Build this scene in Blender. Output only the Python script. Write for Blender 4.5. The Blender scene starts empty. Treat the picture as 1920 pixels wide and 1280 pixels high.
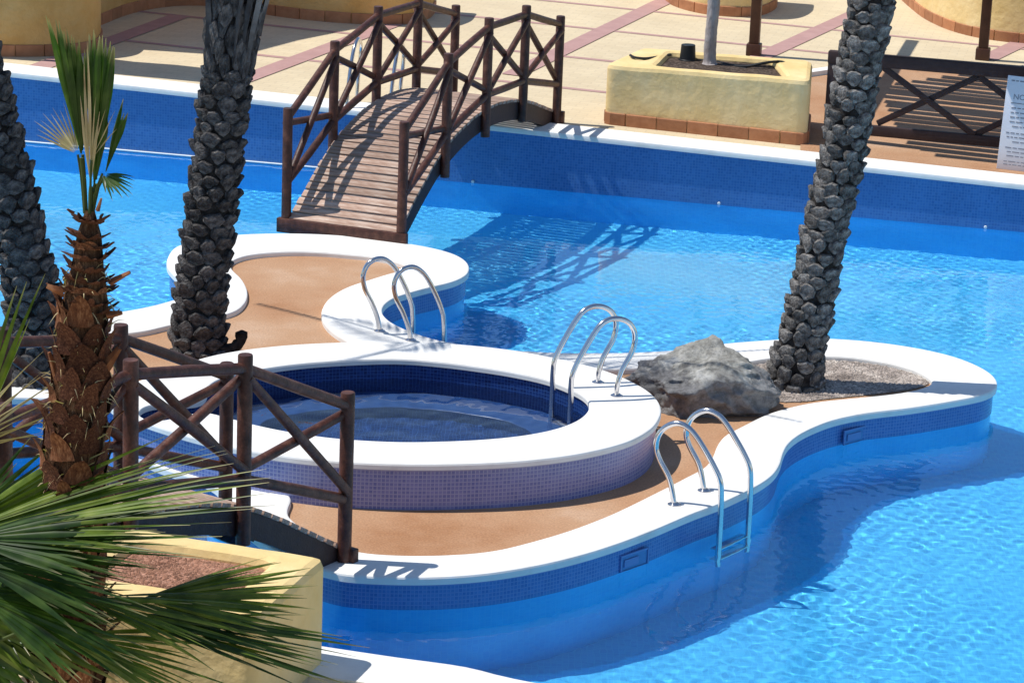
import bpy, bmesh, math, random
import numpy as np
from mathutils import Vector, Matrix, noise, geometry

random.seed(7)
rng = np.random.default_rng(7)
S = bpy.context.scene
COL = S.collection
V = Vector
rad = math.radians

# ------------------------------------------------------------------ camera
CF, CH, CY0 = 5500.0, 6.4, 935.0
PITCH = math.atan((640 + CY0) / CF)
ROLL = math.atan(.04)
_cr, _sr = math.cos(ROLL), math.sin(ROLL)
FW = V((0, math.cos(PITCH), -math.sin(PITCH)))
UP0 = V((0, math.sin(PITCH), math.cos(PITCH)))
RT0 = V((1, 0, 0))
EYE = V((0, 0, CH))
rt = RT0 * _cr + UP0 * _sr
up = UP0 * _cr - RT0 * _sr
cam_d = bpy.data.cameras.new('camera')
cam_d.sensor_width = 36
cam_d.lens = CF / 1920 * 36
cam_d.clip_end = 2000
cam = bpy.data.objects.new('camera', cam_d)
COL.objects.link(cam)
cam.matrix_world = Matrix((
    (rt.x, up.x, -FW.x, EYE.x), (rt.y, up.y, -FW.y, EYE.y), (rt.z, up.z, -FW.z, EYE.z), (0, 0, 0, 1)))
S.camera = cam

# ------------------------------------------------------------------ light
SUN_VEC = V((.5, -.02, -1.0)).normalized()          # direction the light travels
w = bpy.data.worlds.new('World')
S.world = w
w.use_nodes = True
_n = w.node_tree
_bg = _n.nodes['Background']
_sky = _n.nodes.new('ShaderNodeTexSky')
_sky.sky_type = 'NISHITA'
_sky.sun_disc = False
_sky.sun_elevation = math.asin(-SUN_VEC.z)
_sky.sun_rotation = math.atan2(-SUN_VEC.x, -SUN_VEC.y)
_sky.dust_density = .1
_sky.ozone_density = 2.5
_n.links.new(_sky.outputs[0], _bg.inputs[0])
_bg.inputs[1].default_value = .125
sun_d = bpy.data.lights.new('sun', 'SUN')
sun_d.energy = 4.5
sun_d.angle = rad(.5)
sun_d.color = (1, .965, .9)
sun_d.cycles.is_caustics_light = True                # lets the sun refract through the water
sun = bpy.data.objects.new('sun', sun_d)
COL.objects.link(sun)
sun.location = (-20, 20, 40)
sun.rotation_euler = SUN_VEC.to_track_quat('-Z', 'Y').to_euler()
S.view_settings.view_transform = 'Standard'
S.view_settings.look = 'None'
S.view_settings.gamma = 1
S.view_settings.exposure = .06
S.view_settings.use_curve_mapping = False
S.cycles.use_denoising = True
S.cycles.max_bounces = 14
S.cycles.transmission_bounces = 10
S.cycles.transparent_max_bounces = 10

# ------------------------------------------------------------------ plan helpers
def ray(x, y):
    u, v = x - 960, y - 640
    u0 = u * _cr + v * _sr
    v0 = -u * _sr + v * _cr
    return (FW * CF + RT0 * u0 - UP0 * v0).normalized()
def P(x, y, z=0.0):
    d = ray(x, y)
    return EYE + d * ((z - CH) / d.z)
TZ0, TZX = .415, -.0262                              # the far terrace falls gently to the right
def tz(x):
    return TZ0 + TZX * max(-8, min(8, x))
def PT(x, y, h=0.0):
    d = ray(x, y)
    t = (TZ0 + h + TZX * EYE.x - EYE.z) / (d.z - TZX * d.x)
    return EYE + d * t
def Pplane(x, y, p0, n):
    d = ray(x, y)
    return EYE + d * ((p0 - EYE).dot(n) / d.dot(n))

# ------------------------------------------------------------------ mesh helpers
class MB:
    def __init__(self):
        self.v = []; self.f = []; self.uv = []; self.has_uv = False
    def add(self, vs, fs, uvs=None):
        o = len(self.v)
        self.v += [tuple(p) for p in vs]
        self.f += [tuple(i + o for i in f) for f in fs]
        if uvs:
            self.has_uv = True
            self.uv += uvs
        else:
            self.uv += [[(0, 0)] * len(f) for f in fs]
        return self
    def box(self, c, s, rot=None, bev=0.0):
        hx, hy, hz = s[0] / 2, s[1] / 2, s[2] / 2
        if bev <= 0:
            vs = [V((x, y, z)) for z in (-hz, hz) for y in (-hy, hy) for x in (-hx, hx)]
            fs = [(0, 2, 3, 1), (4, 5, 7, 6), (0, 1, 5, 4), (2, 6, 7, 3), (0, 4, 6, 2), (1, 3, 7, 5)]
        else:
            b = min(bev, hx * .9, hy * .9, hz * .9)
            bm = bmesh.new()
            bmesh.ops.create_cube(bm, size=1)
            for q in bm.verts:
                q.co = V((q.co.x * s[0], q.co.y * s[1], q.co.z * s[2]))
            bmesh.ops.bevel(bm, geom=list(bm.edges), offset=b, segments=2, profile=.5, affect='EDGES')
            bm.verts.index_update()
            vs = [q.co.copy() for q in bm.verts]
            fs = [tuple(q.index for q in f.verts) for f in bm.faces]
            bm.free()
        c = V(c)
        vs = [(rot @ p if rot else p) + c for p in vs]
        return self.add(vs, fs)
    def tube(self, pts, r, n=10, caps=True, wob=0.0):
        pts = [V(p) for p in pts]
        rs = r if isinstance(r, (list, tuple)) else [r] * len(pts)
        vs, fs = [], []
        prev = None
        for i, p in enumerate(pts):
            t = (pts[min(i + 1, len(pts) - 1)] - pts[max(i - 1, 0)]).normalized()
            if prev is None:
                a = t.orthogonal().normalized()
            else:
                a = (prev - t * prev.dot(t)).normalized()
            prev = a
            b = t.cross(a)
            for k in range(n):
                q = 2 * math.pi * k / n
                rr = rs[i] * (1 + (random.uniform(-wob, wob) if wob else 0))
                vs.append(p + (a * math.cos(q) + b * math.sin(q)) * rr)
        for i in range(len(pts) - 1):
            for k in range(n):
                k2 = (k + 1) % n
                fs.append((i * n + k, i * n + k2, (i + 1) * n + k2, (i + 1) * n + k))
        if caps:
            fs.append(tuple(range(n - 1, -1, -1)))
            fs.append(tuple((len(pts) - 1) * n + k for k in range(n)))
        return self.add(vs, fs)
    def lathe(self, prof, c=(0, 0, 0), n=24, cap=True):
        c = V(c); vs, fs = [], []
        for (r, z) in prof:
            for k in range(n):
                q = 2 * math.pi * k / n
                vs.append(c + V((r * math.cos(q), r * math.sin(q), z)))
        for i in range(len(prof) - 1):
            for k in range(n):
                k2 = (k + 1) % n
                fs.append((i * n + k, i * n + k2, (i + 1) * n + k2, (i + 1) * n + k))
        if cap:
            fs.append(tuple(range(n - 1, -1, -1)))
            fs.append(tuple((len(prof) - 1) * n + k for k in range(n)))
        return self.add(vs, fs)
    def build(self, name, mat, parent=None, smooth=True, angle=40, data_only=False):
        o = V((0, 0, 0))
        if parent is not None:
            o = parent.get('_o') and V(parent['_o']) or o
        me = bpy.data.meshes.new(name)
        me.from_pydata([tuple(V(p) - o) for p in self.v], [], self.f)
        if self.has_uv:
            l = me.uv_layers.new(name='UVMap')
            flat = [c for f in self.uv for q in f for c in q]
            l.data.foreach_set('uv', flat)
        me.materials.append(mat)
        if smooth:
            me.polygons.foreach_set('use_smooth', [True] * len(me.polygons))
            me.update()
            try:
                me.set_sharp_from_angle(angle=rad(angle))
            except Exception:
                pass
        me.validate()
        if data_only:
            return me
        ob = bpy.data.objects.new(name, me)
        COL.objects.link(ob)
        if parent is not None:
            ob.parent = parent
        return ob

ORIG = {}
def thing(name, loc, label, cat, group=None):
    o = bpy.data.objects.new(name, None)
    o.empty_display_size = .2
    COL.objects.link(o)
    o.location = loc
    o['_o'] = tuple(loc)
    tag(o, label, cat, group)
    return o
def tag(o, label, cat, group=None):
    o['label'] = label; o['category'] = cat
    if group:
        o['group'] = group
    return o
def kind(o, k):
    o['kind'] = k
    return o
def put(name, me, mtx, parent=None):
    o = bpy.data.objects.new(name, me)
    COL.objects.link(o)
    if parent is not None:
        o.parent = parent
        mtx = Matrix.Translation(-V(parent['_o'])) @ mtx
    o.matrix_local = mtx
    return o
def receiver(*obs):
    for o in obs:
        o.cycles.is_caustics_receiver = True

def catmull(pts, closed=True, step=.04):
    pts = [V(p) for p in pts]
    n = len(pts); out = []
    rngi = range(n) if closed else range(n - 1)
    for i in rngi:
        if closed:
            p0, p1, p2, p3 = pts[i - 1], pts[i], pts[(i + 1) % n], pts[(i + 2) % n]
        else:
            p0, p1, p2, p3 = pts[max(i - 1, 0)], pts[i], pts[i + 1], pts[min(i + 2, n - 1)]
        m = max(1, int((p2 - p1).length / step))
        # centripetal parametrisation keeps unevenly spaced points smooth
        t0 = 0; t1 = t0 + max((p1 - p0).length, 1e-5) ** .5; t2 = t1 + max((p2 - p1).length, 1e-5) ** .5
        t3 = t2 + max((p3 - p2).length, 1e-5) ** .5
        for k in range(m):
            t = t1 + (t2 - t1) * k / m
            a1 = p0 * ((t1 - t) / (t1 - t0)) + p1 * ((t - t0) / (t1 - t0))
            a2 = p1 * ((t2 - t) / (t2 - t1)) + p2 * ((t - t1) / (t2 - t1))
            a3 = p2 * ((t3 - t) / (t3 - t2)) + p3 * ((t - t2) / (t3 - t2))
            b1 = a1 * ((t2 - t) / (t2 - t0)) + a2 * ((t - t0) / (t2 - t0))
            b2 = a2 * ((t3 - t) / (t3 - t1)) + a3 * ((t - t1) / (t3 - t1))
            out.append(b1 * ((t2 - t) / (t2 - t1)) + b2 * ((t - t1) / (t2 - t1)))
    if not closed:
        out.append(pts[-1])
    return out
def resample(loop, step):
    n = len(loop)
    L = [0]
    for i in range(n):
        L.append(L[-1] + (loop[(i + 1) % n] - loop[i]).length)
    m = max(8, int(L[-1] / step)); out = []; j = 0
    for k in range(m):
        s = L[-1] * k / m
        while L[j + 1] < s:
            j += 1
        t = (s - L[j]) / max(L[j + 1] - L[j], 1e-9)
        out.append(loop[j].lerp(loop[(j + 1) % n], t))
    return out
def area2(loop):
    return sum(loop[i - 1].x * loop[i].y - loop[i].x * loop[i - 1].y for i in range(len(loop)))
def smooth_loop(loop, it=2):
    for _ in range(it):
        n = len(loop)
        loop = [(loop[i - 1] + loop[i] * 2 + loop[(i + 1) % n]) / 4 for i in range(n)]
    return loop
def ccw(loop):
    return loop if area2(loop) > 0 else loop[::-1]
def offset(loop, d):
    """offset a ccw loop outward by d"""
    n = len(loop); out = []
    for i in range(n):
        t = loop[(i + 1) % n] - loop[i - 1]
        nn = V((t.y, -t.x, 0)).normalized()
        out.append(loop[i] + nn * d)
    return out
def at_z(loop, z):
    return [V((p.x, p.y, z)) for p in loop]
def ring_mb(outer, inner, z0, z1, rnd=.018):
    """coping: top between two ccw loops, rounded edges, sides and underside"""
    mb = MB()
    OO = [at_z(outer, z0), at_z(outer, z1 - rnd), at_z(offset(outer, -rnd * .3), z1 - rnd * .3), at_z(offset(outer, -rnd), z1)]
    II = [at_z(inner, z0), at_z(inner, z1 - rnd), at_z(offset(inner, rnd * .3), z1 - rnd * .3), at_z(offset(inner, rnd), z1)]
    no, ni = len(outer), len(inner)
    for a, b in zip(OO[:-1], OO[1:]):
        mb.add(a + b, [(i, (i + 1) % no, no + (i + 1) % no, no + i) for i in range(no)])
    for a, b in zip(II[:-1], II[1:]):
        mb.add(a + b, [(ni + i, ni + (i + 1) % ni, (i + 1) % ni, i) for i in range(ni)])
    tri = geometry.tessellate_polygon([OO[3], II[3][::-1]])
    vs = OO[3] + II[3][::-1]
    def fix(t, upw):
        a, b, c = (vs[i] for i in t)
        z = (b - a).cross(c - a).z
        return t if (z > 0) == upw else t[::-1]
    mb.add(vs, [fix(tuple(t), True) for t in tri])
    vs2 = OO[0] + II[0][::-1]
    mb.add(vs2, [fix(tuple(t), False) for t in tri])
    return mb
def wall_mb(loop, z0, z1, flip=False, closed=True):
    n = len(loop); mb = MB(); s = 0; L = [0]
    for i in range(n):
        L.append(L[-1] + (loop[(i + 1) % n] - loop[i]).length)
    vs = at_z(loop, z0) + [V((p.x, p.y, z1 if not callable(z1) else z1(p))) for p in loop]
    fs, uvs = [], []
    for i in range(n if closed else n - 1):
        j = (i + 1) % n
        f = (i, j, n + j, n + i)
        u = [(L[i], z0), (L[i + 1], z0), (L[i + 1], vs[n + j].z), (L[i], vs[n + i].z)]
        if flip:
            f = f[::-1]; u = u[::-1]
        fs.append(f); uvs.append(u)
    return mb.add(vs, fs, uvs)
def sheet_mb(loop, z):
    tri = geometry.tessellate_polygon([at_z(loop, 0)])
    vs = [V((p.x, p.y, z(p) if callable(z) else z)) for p in loop]
    fs = []
    for t in tri:
        a, b, c = (vs[i] for i in t)
        fs.append(tuple(t) if (b - a).cross(c - a).z > 0 else tuple(t)[::-1])
    return MB().add(vs, fs, [[(vs[i].x, vs[i].y) for i in f] for f in fs])
def inside(p, loop):
    c = False; n = len(loop); j = n - 1
    for i in range(n):
        a, b = loop[i], loop[j]
        if (a.y > p.y) != (b.y > p.y) and p.x < (b.x - a.x) * (p.y - a.y) / (b.y - a.y) + a.x:
            c = not c
        j = i
    return c

# ------------------------------------------------------------------ materials
def new_mat(name):
    m = bpy.data.materials.new(name)
    m.use_nodes = True
    nt = m.node_tree
    return m, nt, nt.nodes['Principled BSDF']
def N(nt, typ, **kw):
    n = nt.nodes.new(typ)
    for k, v in kw.items():
        if k.startswith('i_'):
            key = k[2:]
            key = int(key) if key.isdigit() else key.replace('_', ' ')
            n.inputs[key].default_value = v
        else:
            setattr(n, k, v)
    return n
def rgb(c):
    return (c[0], c[1], c[2], 1)
def ramp(nt, fac, stops):
    r = nt.nodes.new('ShaderNodeValToRGB')
    el = r.color_ramp.elements
    while len(el) < len(stops):
        el.new(.5)
    for e, (p, c) in zip(el, stops):
        e.position = p; e.color = rgb(c)
    nt.links.new(fac, r.inputs[0])
    return r.outputs[0]
def coords(nt, which='Object', scale=None):
    tc = nt.nodes.new('ShaderNodeTexCoord')
    out = tc.outputs[which]
    if scale:
        mp = nt.nodes.new('ShaderNodeMapping')
        mp.inputs['Scale'].default_value = scale
        nt.links.new(out, mp.inputs[0])
        out = mp.outputs[0]
    return out
def noisy(name, cols, scale=8, rough=.8, bump=.3, detail=6, bscale=None, bdist=.01, vary=0.0, coord='Object',
          stretch=None, spec=.3, fine=None):
    m, nt, b = new_mat(name)
    L = nt.links
    co = coords(nt, coord, stretch)
    n1 = N(nt, 'ShaderNodeTexNoise', i_Scale=scale, i_Detail=detail, i_Roughness=.6)
    L.new(co, n1.inputs['Vector'])
    c = ramp(nt, n1.outputs[0], [(.3 + .4 * i / max(1, len(cols) - 1), q) for i, q in enumerate(cols)])
    if fine:
        n3 = N(nt, 'ShaderNodeTexNoise', i_Scale=fine[0], i_Detail=3)
        L.new(co, n3.inputs['Vector'])
        mx = N(nt, 'ShaderNodeMix', data_type='RGBA', blend_type='MULTIPLY')
        mx.inputs[0].default_value = fine[1]
        L.new(c, mx.inputs[6])
        L.new(ramp(nt, n3.outputs[0], [(.35, (.35, .35, .35)), (.65, (1.25, 1.25, 1.25))]), mx.inputs[7])
        c = mx.outputs[2]
    if vary:
        oi = nt.nodes.new('ShaderNodeObjectInfo')
        hs = N(nt, 'ShaderNodeHueSaturation')
        mr = N(nt, 'ShaderNodeMapRange')
        mr.inputs[3].default_value = 1 - vary; mr.inputs[4].default_value = 1 + vary
        L.new(oi.outputs['Random'], mr.inputs[0])
        L.new(mr.outputs[0], hs.inputs['Value'])
        L.new(c, hs.inputs['Color'])
        c = hs.outputs[0]
    L.new(c, b.inputs['Base Color'])
    b.inputs['Roughness'].default_value = rough
    b.inputs['Specular IOR Level'].default_value = spec
    if bump:
        n2 = N(nt, 'ShaderNodeTexNoise', i_Scale=bscale or scale * 4, i_Detail=6)
        L.new(co, n2.inputs['Vector'])
        bp = N(nt, 'ShaderNodeBump', i_Strength=bump, i_Distance=bdist)
        L.new(n2.outputs[0], bp.inputs['Height'])
        L.new(bp.outputs[0], b.inputs['Normal'])
    return m
def mosaic(name, c1, c2, grout, size, mortar=.1, rough=.25, contrast=1.0, coord='UV'):
    m, nt, b = new_mat(name)
    L = nt.links
    co = coords(nt, coord)
    br = N(nt, 'ShaderNodeTexBrick', offset=0, squash=1)
    br.inputs['Color1'].default_value = rgb(c1); br.inputs['Color2'].default_value = rgb(c2)
    br.inputs['Mortar'].default_value = rgb(grout)
    br.inputs['Scale'].default_value = 1
    br.inputs['Mortar Size'].default_value = size * mortar
    br.inputs['Mortar Smooth'].default_value = .2
    br.inputs['Brick Width'].default_value = size; br.inputs['Row Height'].default_value = size
    L.new(co, br.inputs['Vector'])
    nz = N(nt, 'ShaderNodeTexNoise', i_Scale=1.7, i_Detail=4)
    L.new(co, nz.inputs['Vector'])
    mx = N(nt, 'ShaderNodeMix', data_type='RGBA', blend_type='MULTIPLY')
    mx.inputs[0].default_value = .5
    L.new(br.outputs['Color'], mx.inputs[6])
    L.new(ramp(nt, nz.outputs[0], [(.3, (.7, .72, .78)), (.7, (1.15, 1.12, 1.1))]), mx.inputs[7])
    L.new(mx.outputs[2], b.inputs['Base Color'])
    b.inputs['Roughness'].default_value = rough
    bp = N(nt, 'ShaderNodeBump', i_Strength=.25, i_Distance=.003)
    bp.invert = True
    L.new(br.outputs['Fac'], bp.inputs['Height'])
    L.new(bp.outputs[0], b.inputs['Normal'])
    return m

M = {}
M['coping'] = noisy('white_stone_coping', [(.72, .70, .66), (.80, .785, .75), (.84, .83, .80)], scale=5, rough=.75, bump=.25, bscale=90, bdist=.004)
M['terracotta'] = noisy('terracotta_screed', [(.37, .18, .085), (.445, .245, .133), (.48, .285, .165), (.54, .355, .235)], scale=1.1, rough=.85, bump=.35, bscale=130, bdist=.004, fine=(70, .30), detail=12)
M['stucco'] = noisy('yellow_stucco', [(.70, .51, .22), (.765, .575, .28), (.82, .65, .36)], scale=2.2, rough=.95, bump=.55, bscale=8, bdist=.03, spec=.1, detail=8)
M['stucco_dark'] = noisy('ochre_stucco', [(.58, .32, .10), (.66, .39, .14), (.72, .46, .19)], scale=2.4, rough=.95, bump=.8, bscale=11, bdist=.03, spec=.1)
M['skirt'] = noisy('terracotta_tile', [(.36, .15, .07), (.46, .21, .105)], scale=9, rough=.7, bump=.2, vary=.16)
M['wood'] = noisy('brown_stained_timber', [(.034, .011, .007), (.075, .025, .016), (.14, .057, .036)], scale=4, rough=.5, bump=.45, bscale=18, bdist=.008, stretch=(3, 3, 3), vary=.22, spec=.4, fine=(26, .4))
M['wood_dark'] = noisy('dark_stained_timber', [(.03, .017, .018), (.05, .03, .028)], scale=5, rough=.55, bump=.3, stretch=(4, 4, 4))
M['plank'] = noisy('weathered_deck_board', [(.27, .155, .11), (.40, .27, .205), (.56, .45, .375)], scale=5, rough=.8, bump=.4, bscale=26, bdist=.006, stretch=(9, 1.3, 9), vary=.22)
M['pergola'] = noisy('dark_brown_post_paint', [(.05, .02, .012), (.085, .036, .022)], scale=6, rough=.45, bump=.2)
M['bark'] = noisy('grey_palm_bark', [(.030, .028, .028), (.085, .079, .078), (.19, .178, .168)], scale=3.2, rough=.95, bump=1, bscale=9, bdist=.03, detail=9, vary=.32, spec=.1)
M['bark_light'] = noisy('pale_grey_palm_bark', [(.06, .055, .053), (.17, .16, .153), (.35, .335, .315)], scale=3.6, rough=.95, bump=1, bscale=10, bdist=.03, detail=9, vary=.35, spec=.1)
M['bark_core'] = noisy('dark_palm_bark', [(.012, .011, .011), (.034, .03, .028), (.06, .054, .05)], scale=14, rough=1, bump=1, bscale=40, bdist=.02, spec=.05)
M['boot_dark'] = noisy('dark_red_leaf_base', [(.035, .013, .009), (.085, .032, .018), (.17, .08, .045)], scale=14, rough=.85, bump=.6, bscale=40, bdist=.01, vary=.4, spec=.15)
M['boot'] = noisy('brown_leaf_base', [(.09, .031, .016), (.20, .078, .036), (.37, .18, .09)], scale=12, rough=.85, bump=.6, bscale=40, bdist=.01, vary=.35, stretch=(1, 1, .35), spec=.15)
M['fibre'] = noisy('palm_fibre', [(.05, .024, .014), (.13, .065, .035), (.26, .15, .085)], scale=22, rough=1, bump=1, bscale=70, bdist=.02, stretch=(2.5, 2.5, .7), spec=.05)
M['steel'] = noisy('polished_steel', [(.62, .6, .6), (.72, .7, .69)], scale=6, rough=.16, bump=0)
M['steel'].node_tree.nodes['Principled BSDF'].inputs['Metallic'].default_value = 1
M['black_plastic'] = noisy('black_plastic', [(.012, .014, .016), (.02, .022, .026)], scale=8, rough=.5, bump=.1)
M['tree_bark'] = noisy('pale_tree_bark', [(.25, .21, .2), (.36, .32, .31), (.42, .39, .38)], scale=14, rough=.9, bump=.7, bscale=22, bdist=.02, stretch=(1, 1, .5))
M['soil'] = noisy('dark_soil', [(.03, .02, .015), (.08, .055, .04), (.2, .15, .12)], scale=30, rough=1, bump=1, bscale=60, bdist=.03)
M['pink_soil'] = noisy('pink_crushed_stone', [(.26, .12, .07), (.44, .22, .145), (.56, .32, .225)], scale=26, rough=1, bump=1, bscale=70, bdist=.02, fine=(60, .5))
M['pink_grit'] = noisy('pink_grit', [(.2, .09, .055), (.5, .27, .18)], scale=3, rough=1, bump=0, fine=(9, .6))
M['gravel_bed'] = noisy('grey_gravel_bed', [(.22, .185, .16), (.42, .36, .31)], scale=60, rough=1, bump=1, bscale=80, bdist=.02)
M['gravel'] = noisy('grey_beige_gravel', [(.2, .165, .145), (.46, .39, .34), (.64, .57, .5)], scale=4, rough=.95, bump=0, fine=(30, .5))
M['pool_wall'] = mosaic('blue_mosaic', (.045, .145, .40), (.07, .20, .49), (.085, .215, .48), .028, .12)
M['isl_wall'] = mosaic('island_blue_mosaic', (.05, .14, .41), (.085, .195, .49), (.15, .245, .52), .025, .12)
M['spa_wall'] = mosaic('lavender_blue_mosaic', (.12, .155, .40), (.19, .22, .48), (.29, .325, .53), .027, .13)
M['spa_in'] = mosaic('navy_mosaic', (.004, .018, .10), (.009, .04, .19), (.03, .09, .28), .026, .08)
M['white_print'] = noisy('white_sign_board', [(.62, .63, .68), (.70, .70, .74)], scale=3, rough=.5, bump=0)
M['grey_print'] = noisy('grey_print', [(.2, .2, .24), (.26, .26, .3)], scale=5, rough=.6, bump=0)
M['white_trim'] = noisy('white_trim', [(.7, .72, .75), (.8, .8, .8)], scale=6, rough=.5, bump=0)
M['ground'] = noisy('dry_ground', [(.2, .16, .11), (.3, .25, .18)], scale=.4, rough=1, bump=.4)

def pool_floor_mat():
    m, nt, b = new_mat('light_blue_mosaic_floor')
    L = nt.links
    co = coords(nt, 'Object')
    n1 = N(nt, 'ShaderNodeTexNoise', i_Scale=.35, i_Detail=3)
    L.new(co, n1.inputs['Vector'])
    c = ramp(nt, n1.outputs[0], [(.35, (.07, .52, .87)), (.55, (.10, .585, .90)), (.75, (.19, .64, .91))])
    br = N(nt, 'ShaderNodeTexBrick', offset=0)
    br.inputs['Color1'].default_value = (.82, .86, .94, 1); br.inputs['Color2'].default_value = (1, 1, 1, 1)
    br.inputs['Mortar'].default_value = (1.1, 1.05, 1, 1)
    br.inputs['Scale'].default_value = 1; br.inputs['Mortar Size'].default_value = .003
    br.inputs['Brick Width'].default_value = .04; br.inputs['Row Height'].default_value = .04
    L.new(co, br.inputs['Vector'])
    mx = N(nt, 'ShaderNodeMix', data_type='RGBA', blend_type='MULTIPLY')
    mx.inputs[0].default_value = 1
    L.new(c, mx.inputs[6]); L.new(br.outputs[0], mx.inputs[7])
    L.new(mx.outputs[2], b.inputs['Base Color'])
    b.inputs['Roughness'].default_value = .6
    return m
M['pool_floor'] = pool_floor_mat()
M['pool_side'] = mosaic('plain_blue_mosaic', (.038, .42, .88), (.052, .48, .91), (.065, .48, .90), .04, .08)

def water_mat(name, tint):
    m = bpy.data.materials.new(name)
    m.use_nodes = True
    nt = m.node_tree
    nt.nodes.clear()
    out = nt.nodes.new('ShaderNodeOutputMaterial')
    g = N(nt, 'ShaderNodeBsdfGlass')
    g.inputs['IOR'].default_value = 1.33
    g.inputs['Roughness'].default_value = 0
    g.inputs['Color'].default_value = rgb(tint)
    nt.links.new(g.outputs[0], out.inputs[0])
    return m
M['water'] = water_mat('pool_water', (.94, .99, 1))
M['spa_water'] = water_mat('tub_water', (.95, .98, 1))

def paver_mat():
    m, nt, b = new_mat('beige_pavers')
    L = nt.links
    co = coords(nt, 'Object')
    br = N(nt, 'ShaderNodeTexBrick', offset=.5)
    br.inputs['Color1'].default_value = (.62, .51, .335, 1); br.inputs['Color2'].default_value = (.66, .55, .37, 1)
    br.inputs['Mortar'].default_value = (.57, .47, .32, 1)
    br.inputs['Scale'].default_value = 1; br.inputs['Mortar Size'].default_value = .006
    br.inputs['Brick Width'].default_value = .2; br.inputs['Row Height'].default_value = .1
    L.new(co, br.inputs['Vector'])
    nz = N(nt, 'ShaderNodeTexNoise', i_Scale=.9, i_Detail=6, i_Roughness=.65)
    L.new(co, nz.inputs['Vector'])
    mx = N(nt, 'ShaderNodeMix', data_type='RGBA', blend_type='MULTIPLY')
    mx.inputs[0].default_value = .7
    L.new(br.outputs[0], mx.inputs[6])
    L.new(ramp(nt, nz.outputs[0], [(.3, (.86, .84, .82)), (.7, (1.1, 1.1, 1.08))]), mx.inputs[7])
    L.new(mx.outputs[2], b.inputs['Base Color'])
    b.inputs['Roughness'].default_value = .85
    bp = N(nt, 'ShaderNodeBump', i_Strength=.3, i_Distance=.004)
    bp.invert = True
    L.new(br.outputs['Fac'], bp.inputs['Height'])
    L.new(bp.outputs[0], b.inputs['Normal'])
    return m
M['paver'] = paver_mat()
M['band'] = noisy('mauve_pavers', [(.40, .235, .215), (.47, .285, .26)], scale=5, rough=.85, bump=.3, bscale=40, bdist=.004)

def rock_mat():
    m, nt, b = new_mat('weathered_limestone')
    L = nt.links
    co = coords(nt, 'Object')
    n1 = N(nt, 'ShaderNodeTexNoise', i_Scale=3.2, i_Detail=9, i_Roughness=.68, i_Distortion=.8)
    L.new(co, n1.inputs['Vector'])
    c = ramp(nt, n1.outputs[0], [(.32, (.13, .128, .132)), (.46, (.27, .266, .27)), (.58, (.39, .385, .385)), (.72, (.52, .51, .50))])
    sp = nt.nodes.new('ShaderNodeSeparateXYZ')            # paler, mottled towards the top
    L.new(co, sp.inputs[0])
    nl = N(nt, 'ShaderNodeTexNoise', i_Scale=4.5, i_Detail=6, i_Roughness=.65)
    L.new(co, nl.inputs['Vector'])
    ad = N(nt, 'ShaderNodeMath', operation='MULTIPLY_ADD')
    L.new(nl.outputs[0], ad.inputs[0]); ad.inputs[1].default_value = .42
    L.new(sp.outputs[2], ad.inputs[2])
    mk = ramp(nt, ad.outputs[0], [(.47, (0, 0, 0)), (.55, (1, 1, 1))])
    ml = N(nt, 'ShaderNodeMix', data_type='RGBA')
    L.new(mk, ml.inputs[0]); L.new(c, ml.inputs[6])
    L.new(ramp(nt, nl.outputs[0], [(.35, (.28, .27, .24)), (.5, (.54, .525, .48)), (.65, (.70, .69, .66))]), ml.inputs[7])
    c = ml.outputs[2]
    n2 = N(nt, 'ShaderNodeTexNoise', i_Scale=20, i_Detail=8, i_Roughness=.75)
    L.new(co, n2.inputs['Vector'])
    mx = N(nt, 'ShaderNodeMix', data_type='RGBA', blend_type='MULTIPLY')
    mx.inputs[0].default_value = .6
    L.new(c, mx.inputs[6])
    L.new(ramp(nt, n2.outputs[0], [(.36, (.35, .32, .28)), (.55, (1, 1, 1)), (.7, (1.15, 1.1, .95))]), mx.inputs[7])
    L.new(mx.outputs[2], b.inputs['Base Color'])
    b.inputs['Roughness'].default_value = .95
    b.inputs['Specular IOR Level'].default_value = .15
    n3 = N(nt, 'ShaderNodeTexNoise', i_Scale=24, i_Detail=10, i_Roughness=.75)
    L.new(co, n3.inputs['Vector'])
    bp = N(nt, 'ShaderNodeBump', i_Strength=1, i_Distance=.05)
    L.new(n3.outputs[0], bp.inputs['Height'])
    L.new(bp.outputs[0], b.inputs['Normal'])
    return m
M['rock'] = rock_mat()

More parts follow.
